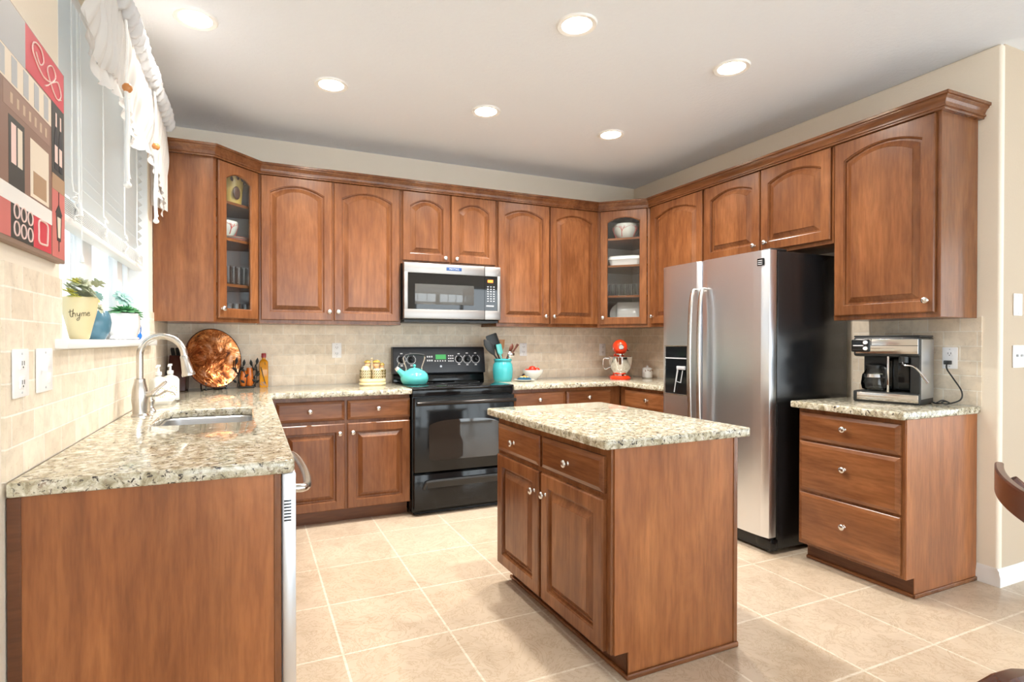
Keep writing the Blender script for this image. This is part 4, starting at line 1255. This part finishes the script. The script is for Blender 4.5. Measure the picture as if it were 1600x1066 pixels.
for cx, cy, rx, h in ((-.055, -.012, .0425, .10), (.03, -.02, .0445, .08), (.072, -.005, .0285, .085)):
    for k in range(16):
        a = 2*PI*k/16
        for q in range(3):
            z0 = .055+q*.022
            m.tube([(cx+rx*1.0*math.cos(a), cy+rx*math.sin(a), z0), (cx+rx*1.0*math.cos(a+.3), cy+rx*math.sin(a+.3), z0+.017)], .0028, 5)
m.build('basket_weave', M_olive, fg)
hd = MB()
for cx, cy, cz, r in ((-.038, .005, .158, .022), (.030, .0, .155, .028), (.074, 0, .140, .018)): hd.sphere((cx, cy, cz), r, (1, 1, 1.05), 18)
hd.build('head', mat('peach_glaze', (.72, .46, .26), .2), fg)
hd = MB()
for cx, cy, cz, r in ((-.038, .005, .172, .024), (.030, .0, .172, .030), (.074, 0, .150, .019)): hd.lathe([(r, 0), (r*1.15, .002), (r*.95, .012), (r*.5, .02), (0, .022)], (cx, cy, cz), 18)
hd.build('cap', M_gold, fg)
MB().tube([(-.004, 0, .09), (-.004, 0, .20)], .005, 8).sphere((-.004, 0, .202), .008, n=10).build('post', M_fig, fg)

# ------------------------------------------------------------------ kettle on the cooktop
kt = thing('tea_kettle', 'turquoise enamel tea kettle on the left of the black cooktop', 'kettle', (1.705, -.33, .9222), .05)
MB().lathe([(.088, 0), (.093, .003), (.106, .03), (.108, .05), (.100, .078), (.078, .100), (.050, .110), (.047, .112)], n=40).build('body', M_tealk, kt)
MB().lathe([(.047, .111), (.046, .116), (.03, .122), (.008, .125), (.006, .130), (.012, .138), (.012, .146), (.006, .152), (0, .153)], n=28).build('lid', M_tealk, kt)
sp = MB().tube([(-.078, 0, .062), (-.108, 0, .092), (-.135, 0, .118)], [.030, .022, .018], 16)
sp.build('spout', M_tealk, kt)
MB().tube([(-.132, 0, .115), (-.146, 0, .128)], [.019, .015], 14).tube([(-.135, 0, .135), (-.118, 0, .165)], [.004, .007], 8).build('spout_whistle', M_chrome, kt)
MB().tube(catmull([(-.068, 0, .102), (-.066, 0, .125), (-.082, 0, .175), (-.088, 0, .205), (-.070, 0, .222)], 5), .006, 8).build('handle_bracket', M_knob, kt)
MB().tube(catmull([(.064, 0, .102), (.060, 0, .125), (.076, 0, .175), (.084, 0, .205), (.070, 0, .222)], 5), .006, 8).build('handle_bracket', M_knob, kt)
MB().tube(catmull([(-.078, 0, .220), (-.04, 0, .229), (0, 0, .231), (.04, 0, .229), (.078, 0, .220)], 4), .009, 12).build('grip', M_blackm, kt)

# ------------------------------------------------------------------ right of the range
cx, cy = 2.497, -.245
ck_s = 1.16
ck = thing('utensil_crock', 'turquoise ceramic crock full of cooking utensils beside the range', 'crock', (cx, cy, CT))
MB().lathe([(.060, 0), (.064, .004), (.070, .03), (.074, .09), (.070, .125), (.062, .140), (.060, .146), (.065, .152), (.066, .164), (.063, .168), (.058, .166), (.056, .140), (.062, .10), (.058, .012), (0, .010)], n=40).build('jar', M_teal, ck)
ck.scale = (ck_s, ck_s, ck_s*.98)
M_spoon, M_spoon2 = wood('light_spoon_wood', 'z', (1.9, 2.6, 3.2), .5), wood('rosewood_handle', 'z', (.55, .32, .40), .4)
def utensil(name, label, base, tip, mt, head=None):
    t = thing(name, label, 'utensil', (cx, cy, CT))
    t.scale = (ck_s*1.13, ck_s, ck_s*1.07)
    b, p = Vector(base), Vector(tip)
    d = (p-b).normalized()
    MB().tube([b, p], .0055, 8).build('handle', mt, t)
    if head:
        kind, ln, w, hm_ = head
        fv = Vector((0, -1, 0)); s = d.cross(fv).normalized(); n_ = s.cross(d).normalized()
        prof_ = {'spatula': [(0, .25), (.12, .85), (.3, 1), (.95, 1.0), (1, .85)], 'spoon': [(0, .2), (.2, .7), (.5, 1), (.8, .8), (1, .15)], 'paddle': [(0, .3), (.3, .8), (1, 1)]}[kind]
        L = []
        for u, k in prof_:
            c = p+d*(ln*u-.005)
            L.append([c+s*w*k*math.cos(a)+n_*.004*math.sin(a)+n_*(.010*math.sin(PI*u) if kind == 'spoon' else 0) for a in [2*PI*j/10 for j in range(10)]])
        MB().loops(L, True, True).build('head', hm_, t)
    return t
M_nyl = mat('charcoal_nylon', (.022, .026, .028), .4)
utensil('spatula', 'charcoal slotted turner standing highest in the crock', (.030, .012, .02), (-.044, .015, .225), M_nyl, ('spatula', .105, .040, M_nyl))
utensil('spoon', 'black spoon leaning far to the left out of the crock', (.045, -.02, .02), (-.068, -.015, .185), M_nyl, ('spoon', .125, .028, M_nyl))
utensil('spatula', 'turquoise silicone spatula in the crock', (.010, -.02, .02), (-.022, -.015, .185), M_tealk, ('spatula', .075, .019, M_tealk))
utensil('spoon', 'pale wooden spoon with a wide head in the crock', (.0, .02, .02), (.004, .025, .215), M_spoon, ('paddle', .075, .020, M_spoon))
utensil('spoon', 'dark rosewood spoon leaning right in the crock', (-.030, -.02, .02), (.040, -.02, .205), M_spoon2, ('spoon', .060, .014, M_spoon2))
utensil('spoon', 'red-brown handled spoon leaning furthest right in the crock', (-.045, .0, .02), (.090, -.005, .228), M_spoon2, ('paddle', .035, .009, M_spoon2))
utensil('spoon', 'thin wooden stick leaning out right of the crock', (-.045, .015, .02), (.115, .015, .250), M_spoon)
utensil('whisk', 'steel ladle head low among the utensils in the crock', (-.02, -.03, .02), (.034, -.036, .165), M_chrome, ('spoon', .050, .026, M_chrome))

bw = thing('fruit_bowl', 'white ceramic bowl of red fruit right of the crock', 'bowl', (2.825, -.165, CT))
MB().lathe([(.038, 0), (.042, .004), (.040, .010), (.070, .035), (.090, .065), (.094, .088), (.091, .088), (.086, .066), (.066, .040), (0, .018)], n=40).build('bowl', M_ceram, bw)
for k, (x, y, z, r, lb) in enumerate(((-.010, -.01, .088, .036, 'red fruit on top of the pile in the white bowl'), (.042, .0, .078, .030, 'red fruit at the right side of the white bowl'), (-.05, .01, .070, .028, 'red fruit mostly hidden at the left side of the white bowl'))):
    t = thing('red_fruit', lb, 'fruit', (2.825+x, -.165+y, CT+z), 0, 'red fruit in the white bowl')
    MB().lathe([(0, r*.80), (r*.25, r*.90), (r*.6, r*.82), (r*.95, r*.35), (r, -.05*r), (r*.8, -.6*r), (r*.4, -.88*r), (0, -.85*r)], n=24).build('flesh', M_redf, t, ang=80)
    MB().tube([(0, 0, r*.78), (.002, 0, r*1.08)], .0018, 6).build('stem', M_olive, t)
sp_ = thing('painted_spoon_rest', 'white plate with a colourful painted blue and yellow dish on it', 'dish', (2.665, -.315, CT), .1)
MB().lathe([(.045, 0), (.050, .003), (.085, .014), (.088, .016), (.084, .017), (.048, .007), (0, .006)], n=40).build('plate', M_ceram, sp_)
MB().lathe([(.062, .012), (.066, .016), (.052, .030), (.03, .038), (0, .040)], n=32).build('dish', mat('navy_glaze', (.02, .08, .14), .15), sp_)
m = MB()
for k in range(7):
    a = k*2*PI/7
    m.sphere((.026*math.cos(a), .026*math.sin(a), .035), .013, (1, 1, .5), 10)
m.build('petal', mat('yellow_glaze', (.78, .62, .25), .2), sp_)
MB().sphere((0, 0, .042), .013, (1, 1, .7), 12).sphere((0, -.03, .038), .009, (1, 1, .6), 10).build('flower_centre', mat('orange_glaze', (.75, .25, .03), .2), sp_)
MB().lathe([(0, 0), (.010, .003), (.012, .012), (.006, .02), (0, .021)], (-.004, .005, .044), 14).build('lid_knob', M_black, sp_)

# stand mixer
mx = thing('stand_mixer', 'red stand mixer with a steel bowl in the far corner of the counter', 'mixer', (3.60, -.375, CT), -.55)
# local: front of the mixer faces -y
b0 = MB()
b0.loops([rrect(.085, .150, .07, 0), rrect(.090, .155, .075, .008), rrect(.088, .153, .075, .022), rrect(.070, .135, .06, .036)], True, True)
b0.build('base', M_red, mx)
b0 = MB()
b0.loops([[(x, y+.085, z) for x, y, z in rrect(.052, .055, .04, .03)], [(x, y+.095, z) for x, y, z in rrect(.044, .048, .036, .12)], [(x, y+.085, z) for x, y, z in rrect(.046, .055, .038, .225)]], True, True)
b0.build('column', M_red, mx)
Ls = []
for yy, rx, rz_, cz in ((-.155, .001, .001, .285), (-.152, .030, .030, .285), (-.140, .048, .050, .285), (-.10, .060, .064, .285), (-.02, .066, .070, .287), (.06, .064, .068, .287), (.12, .054, .056, .284), (.155, .034, .036, .280), (.165, .001, .001, .280)):
    Ls.append([(rx*math.cos(t), yy, cz+rz_*math.sin(t)) for t in [2*PI*k/28 for k in range(28)]])
MB().loops(Ls, True, True).build('motor_head', M_red, mx, ang=60)
bnd = MB()
for (x, y) in ((-1, 0), (1, 0)):
    bnd.box(x*.066-.002, x*.066+.002, -.10, .12, .262, .272, .001)
bnd.lathe([(.024, 0), (.024, .012), (.018, .018), (0, .018)], (0, -.145, .290), 20, (0, -1, 0))
bnd.lathe([(.034, .218), (.034, .232), (.026, .236), (0, .236)], (0, -.085, 0), 20)
bnd.build('chrome_trim', M_chrome, mx)
MB().lathe([(.008, 0), (.010, .004), (.010, .016), (0, .018)], (.066, .02, .262), 14, (1, 0, 0)).build('speed_knob', M_black, mx)
MB().tube([(0, -.085, .22), (0, -.085, .13)], .008, 10).build('beater_shaft', M_chrome, mx)
bo = MB().lathe([(.045, .034), (.052, .036), (.050, .046), (.060, .060), (.088, .100), (.100, .150), (.104, .200), (.110, .204), (.107, .206), (.100, .200), (.096, .150), (.080, .100), (0, .052)], (0, -.085, 0), 44)
bo = bo.build('mixing_bowl', M_chrome, mx)
MB().tube(catmull([(-.100, -.085, .185), (-.140, -.090, .188), (-.152, -.092, .165), (-.148, -.092, .115), (-.130, -.09, .092), (-.092, -.085, .108)], 6), .006, 10).build('bowl_handle', M_chrome, bo)
cn = thing('lidded_canister', 'small white ceramic canister with a lid in front of the fridge gap', 'canister', (3.925, -.36, CT))
MB().lathe([(.042, 0), (.046, .004), (.048, .04), (.046, .072), (.042, .078)], n=28).build('jar', M_ceram, cn)
MB().lathe([(.045, .077), (.046, .084), (.034, .094), (.010, .098), (.008, .104), (.012, .110), (0, .116)], n=28).build('lid', M_ceram, cn)
m = MB()
for k in range(5):
    a = -2.6+k*.45
    m.sphere((.047*math.cos(a), .047*math.sin(a), .066+.006*(k % 2)), .006, (1, 1, .8), 8)
m.build('painted_dot', mat('brown_dot_glaze', (.25, .13, .07), .3), cn)

# ------------------------------------------------------------------ coffee maker
M_cofsteel = mat('bright_steel_trim', (.66, .63, .60), .16, 1)
cfl = thing('coffee_maker', 'stainless and black coffee maker with a glass carafe', 'coffee maker', (3.845, -2.545, CT), -PI/2+.24)
# local: front faces -y, width along x
cw, cd_ = .155, .120
m = MB()
m.box(-cw, cw, -cd_, cd_, 0, .062, .008)
m.build('base', M_blackm, cfl)
MB().box(-cw+.02, cw-.004, -cd_-.003, -cd_+.001, .012, .054, .004).build('base_trim', M_cofsteel, cfl)
m = MB()
m.box(-cw+.004, cw, .03, cd_, .05, .36, .006); m.box(cw-.045, cw, -cd_+.012, .05, .05, .28, .006)
m.build('housing', M_blackm, cfl)
MB().box(cw-.002, cw+.002, -cd_+.03, cd_-.006, .03, .35, .001).build('side_panel', M_steel, cfl)
MB().box(-cw, cw, -cd_, cd_, .255, .365, .014, 3).build('brew_head', M_blackm, cfl)
MB().box(-cw+.012, cw-.006, -cd_-.004, -cd_+.001, .272, .352, .008).build('head_trim', M_cofsteel, cfl)
MB().box(-cw+.09, cw-.006, -cd_-.0052, -cd_-.003, .315, .318).box(-cw+.088, -cw+.091, -cd_-.0052, -cd_-.003, .316, .352).build('water_lid_seam', M_black, cfl)
cp = MB().box(-cw-.006, -cw+.085, -cd_-.012, -cd_+.002, .280, .350, .012, 3).build('control_panel', M_black, cfl)
MB().box(-cw+.004, -cw+.055, -cd_-.0135, -cd_-.0115, .313, .318).build('panel_marking', M_plate, cp)
m = MB()
for zz in (.300, .333): m.lathe([(.011, 0), (.010, .012), (0, .013)], (-cw+.066, -cd_-.011, zz), 16, (0, -1, 0))
m.build('dial', M_plate, cp)
MB().box(-.160, .160, -.115, .118, .364, .374, .004).xf(Matrix.Scale(.97, 4)).xf(Matrix.Translation((0, 0, .0095))).build('top_cover', M_blackm, cfl)
cv = MB().lathe([(.050, .066), (.062, .072), (.068, .10), (.062, .145), (.046, .180), (.044, .195)], (-.068, -.050, 0), 32).build('carafe', M_carafe, cfl)
MB().lathe([(.0635, .138), (.0640, .139), (.0600, .156), (.0590, .156)], (-.068, -.050, 0), 32, caps=False).build('carafe_glint', M_chrome, cv)  # chrome ring added to stand for bright reflections on the glass
MB().lathe([(.046, .185), (.047, .192), (.047, .206), (.03, .214), (0, .215)], (-.068, -.050, 0), 28).build('carafe_lid', M_blackm, cv)
MB().tube(catmull([(-.020, -.085, .195), (.000, -.105, .185), (.006, -.110, .13), (-.008, -.098, .085)], 6), [.008]*18+[.007], 10).build('carafe_handle', M_blackm, cv)
MB().box(.008, .018, -cd_+.004, .03, .06, .258, .002).build('divider', M_chrome, cfl)
MB().box(.02, .095, -.06, .03, .075, .252, .004).build('brew_chamber', M_black, cfl)
MB().tube(catmull([(.085, -.125, .250), (.085, -.135, .222), (.100, -.145, .212), (.135, -.150, .208), (.165, -.155, .180), (.200, -.160, .128)], 6), .0045, 10).tube([(.172, -.1555, .168), (.202, -.160, .124)], .007, 10).build('steam_wand', M_chrome, cfl)
MB().lathe([(.022, 0), (.022, .03), (.014, .034), (0, .034)], (.085, -.115, .225), 18).build('wand_mount', M_blackm, cfl)
pcb = thing('power_cord', 'black power cord from the coffee maker to the outlet', 'cord', (0, 0, 0))
MB().tube(catmull([(3.90, -2.715, CT+.012), (3.91, -2.73, CT+.006), (3.92, -2.745, CT+.008), (3.955, -2.76, CT+.006), (3.985, -2.80, CT+.03), (3.995, -2.80, CT+.075), (3.99, -2.765, CT+.14), (3.99, -2.735, CT+.19), (4.005, -2.726, CT+.222)], 8), .0038, 8).build('cord', M_blackm, pcb)
MB().box(-.014, .014, -.03, 0, -.011, .011, .004).xf(Matrix.Translation((W-.018, -2.728, 1.139)) @ Matrix.Rotation(-PI/2, 4, 'Z')).build('plug', M_blackm, pcb)
MB().tube(catmull([(3.90, -2.735, CT+.012), (3.935, -2.745, CT+.024), (3.945, -2.775, CT+.010), (3.91, -2.77, CT+.022), (3.925, -2.745, CT+.014)], 5), .0038, 8).build('cord_coil', M_blackm, pcb)

# ------------------------------------------------------------------ inside the glass cabinets
def atd(Mx, x, y, z): return Mx @ Vector((x, y, z))
wL = math.hypot(XL-.33, SL-.33)
wR = math.hypot(XR-.33, XR-.33)
vz = thing('paw_vase', 'yellow ceramic vase with dark paw-print spots in the left glass cabinet', 'vase', atd(ML, .262, .13, 2.1702), ML.to_euler().z)
vz.scale = (1.12, 1.12, 1.1)
MB().lathe([(.050, 0), (.054, .004), (.060, .08), (.072, .17), (.078, .20), (.074, .20), (.066, .16), (0, .02)], n=32).build('vase', mat('mustard_glaze', (.62, .44, .12), .25), vz)
m = MB()
for dx, z, r, rz_ in ((-.02, .075, .030, 1.35), (-.05, .155, .013, 1.2), (-.018, .168, .013, 1.2), (.014, .165, .013, 1.2), (.040, .150, .012, 1.2)):
    R = .056+.016*z/.17*1.1
    a = -PI/2+dx/.07
    m.sphere((R*math.cos(a), R*math.sin(a), z), r, (.9, .25, rz_), 14)
m.build('paw_spot', mat('brown_spot', (.10, .05, .035), .4), vz)
M_coral = mat('coral_red_print', (.60, .10, .09), .4)
def coral_bowl(label, M, x, y, z, r, h):
    t = thing('coral_bowl', label, 'bowl', atd(M, x, y, z), M.to_euler().z)
    MB().lathe([(r*.5, 0), (r*.55, .004), (r*.85, h*.35), (r*.99, h*.7), (r, h*.92), (r*.97, h), (r*.93, h), (r*.94, h*.7), (r*.8, h*.35), (0, h*.12)], n=40).build('bowl', mat('pale_celadon', (.72, .74, .68), .2), t)
    m = MB()
    def br(a, zz, da, dz, w, depth):
        P = []
        for k in range(5):
            u = k/4
            z_ = zz+dz*u; aa = a+da*u
            R = r*(.55+.45*min(1, z_/(h*.75))**.55)+.0015
            P.append((R*math.cos(aa), R*math.sin(aa), z_))
        m.tube(P, [w, w, w*.9, w*.8, w*.6], 5)
        if depth:
            br(a+da*.5, zz+dz*.5, da+.22, dz*.55, w*.7, depth-1); br(a+da*.6, zz+dz*.6, da-.25, dz*.5, w*.7, depth-1)
    for a in (-PI/2-.25, -PI/2+1.0, -PI/2-1.3): br(a, h*.15, .08, h*.62, .003, 2)
    m.build('coral_pattern', M_coral, t)
    return t
coral_bowl('white bowl with a red coral print on the top shelf of the right glass cabinet', MR, wR*.5, .15, 2.1702, .115, .135)
coral_bowl('white bowl with a red coral print on stacked plates in the left glass cabinet', ML, .225, .15, 1.9572, .080, .105)
for k in range(2):
    t = thing('dinner_plate', ('coral-rimmed plate at the bottom of the small stack in the left glass cabinet', 'green-rimmed plate directly under the coral bowl in the left glass cabinet')[k], 'plate', atd(ML, .275, .155, 1.9303+k*.0135), ML.to_euler().z, 'plates in the left glass cabinet')
    MB().lathe([(.055, 0), (.06, .002), (.115, .011), (.118, .0135), (.113, .0135), (.06, .004), (0, .004)], n=40).build('plate', (M_ceram, mat('celadon_plate', (.45, .55, .50), .2))[k], t)
    MB().lathe([(.114, .0125), (.118, .0105), (.1195, .0138), (.114, .0140)], n=40, caps=False).build('rim', (M_coral, mat('coral_rim', (.62, .22, .18), .3))[k], t)
def tumbler(name, label, group, loc, r, h):
    t = thing(name, label, 'glass', loc, 0, group)
    MB().lathe([(r*.82, 0), (r*.86, .002), (r, h), (r-.003, h), (r*.80, .012), (0, .010)], n=20).build('tumbler', M_tumbler, t)
    return t
g0 = None
def row(M, spots, z, name, label, group, r, h):
    proto = tumbler(name, label, group, atd(M, *spots[0], z), r, h)
    for s in spots[1:]:
        c = copy_tree(proto)
        c.location = atd(M, *s, z)
row(ML, [(.125+.044*k, .065) for k in range(6)]+[(.185+.044*k, .115) for k in range(5)], 1.6303, 'drinking_glass', 'clear drinking glass in the rows on the third shelf of the left glass cabinet', 'glasses on the third shelf of the left cabinet', .021, .125)
row(ML, [(.14, .07), (.195, .08), (.245, .07), (.325, .075), (.22, .13)], UB+.0205, 'stemless_glass', 'short dark-tinted glass on the bottom of the left glass cabinet', 'glasses on the bottom of the left cabinet', .026, .11)
row(MR, [(.075+.052*k, .07) for k in range(6)]+[(.10+.052*k, .13) for k in range(5)], 1.6603, 'drinking_glass', 'clear drinking glass on the middle shelf of the right glass cabinet', 'glasses on the middle shelf of the right cabinet', .024, .105)
t = thing('casserole_dish', 'long white covered dish on the second shelf of the right glass cabinet', 'dish', atd(MR, wR*.5, .16, 1.9303), MR.to_euler().z)
MB().loops([rrect(.13, .085, .03, 0), rrect(.145, .10, .04, .05), rrect(.15, .105, .04, .055), rrect(.15, .105, .04, .062)], True, True).build('dish', M_ceram, t)
MB().loops([rrect(.148, .103, .04, .062), rrect(.14, .095, .04, .085), rrect(.08, .05, .03, .098)], True, True).build('lid', M_ceram, t)
t = thing('serving_platter', 'square white platter standing up at the bottom of the right glass cabinet', 'platter', atd(MR, wR*.58, .14, UB+.0205), MR.to_euler().z)
MB().box(-.115, .115, -.008, .008, 0, .215, .006).xf(Matrix.Rotation(-.18, 4, 'X')).build('plate', M_ceram, t)
t = thing('serving_platter', 'white curved platter behind the square one in the right glass cabinet', 'platter', atd(MR, wR*.40, .205, UB+.0205), MR.to_euler().z)
MB().lathe([(0, 0), (.09, .002), (.105, .010), (.10, .014), (0, .006)], n=36, ax=(0, -1, 0)).xf(Matrix.Translation((0, 0, .106)) @ Matrix.Rotation(-.15, 4, 'X')).build('plate', M_ceram, t)

# ------------------------------------------------------------------ dining chairs at the right edge
def chair(label, loc, rz, zt, arch, rake=0, over=.025):
    e = thing('dining_chair', label, 'chair', loc, rz)
    # the chair looks along +y, its back is at y = 0
    yt = -.055-rake
    for sx in (-.19, .19):
        MB().tube(catmull([(sx, -.03, 0), (sx, .01, .45), (sx*.99, -.012-rake*.35, .45+(zt-.45)*.5), (sx*.98, yt*.95, zt-.04)], 6), [.020]*18+[.017], 10).build('back_post', M_chair, e)
        MB().tube([(sx, .40, 0), (sx, .40, .43)], [.015, .021], 10).build('leg', M_chair, e)
    m = MB(); n = 16; Ls = []
    for k in range(n+1):
        u = 2*k/n-1
        x = (.19+over)*u
        y = yt-.007-.022*(1-u*u)
        zt_ = zt-arch*u*u
        Ls.append([(x, y-.011, zt_-.075), (x, y+.011, zt_-.075), (x, y+.011, zt_-.004), (x, y+.006, zt_), (x, y-.006, zt_), (x, y-.011, zt_-.004)])
    m.loops(Ls, True, True).build('top_rail', M_chair, e)
    for f_ in (.45, .72):
        zz = .45+(zt-.45)*f_; yy = -.01-rake*(.35*f_/.5 if f_ < .5 else .35+.65*(f_-.5)*2)-.03*f_
        MB().box(-.18, .18, yy-.010, yy+.010, zz-.02, zz+.02, .005).build('back_slat', M_chair, e)
    MB().box(-.215, .215, -.01, .43, .43, .465, .012, 3).build('seat', M_chair, e)
    m = MB(); m.tube([(-.19, .0, .22), (-.19, .40, .22)], .011, 8); m.tube([(.19, .0, .22), (.19, .40, .22)], .011, 8); m.tube([(-.19, .2, .22), (.19, .2, .22)], .011, 8)
    m.build('stretcher', M_chair, e)
    return e
c1 = math.radians(212)
_p = Vector((2.724, -3.52, 0))-Matrix.Rotation(c1, 3, 'Z') @ Vector((-.25, -.222, 0))
chair('dark brown wooden chair whose top rail shows in front of the shade-toned wall', (_p.x, _p.y, 0), c1, .870, .0, .16, .06)
chair('dark wooden chair whose curved top just shows at the bottom right corner', (1.236, -4.094, 0), .0, .918, .16)
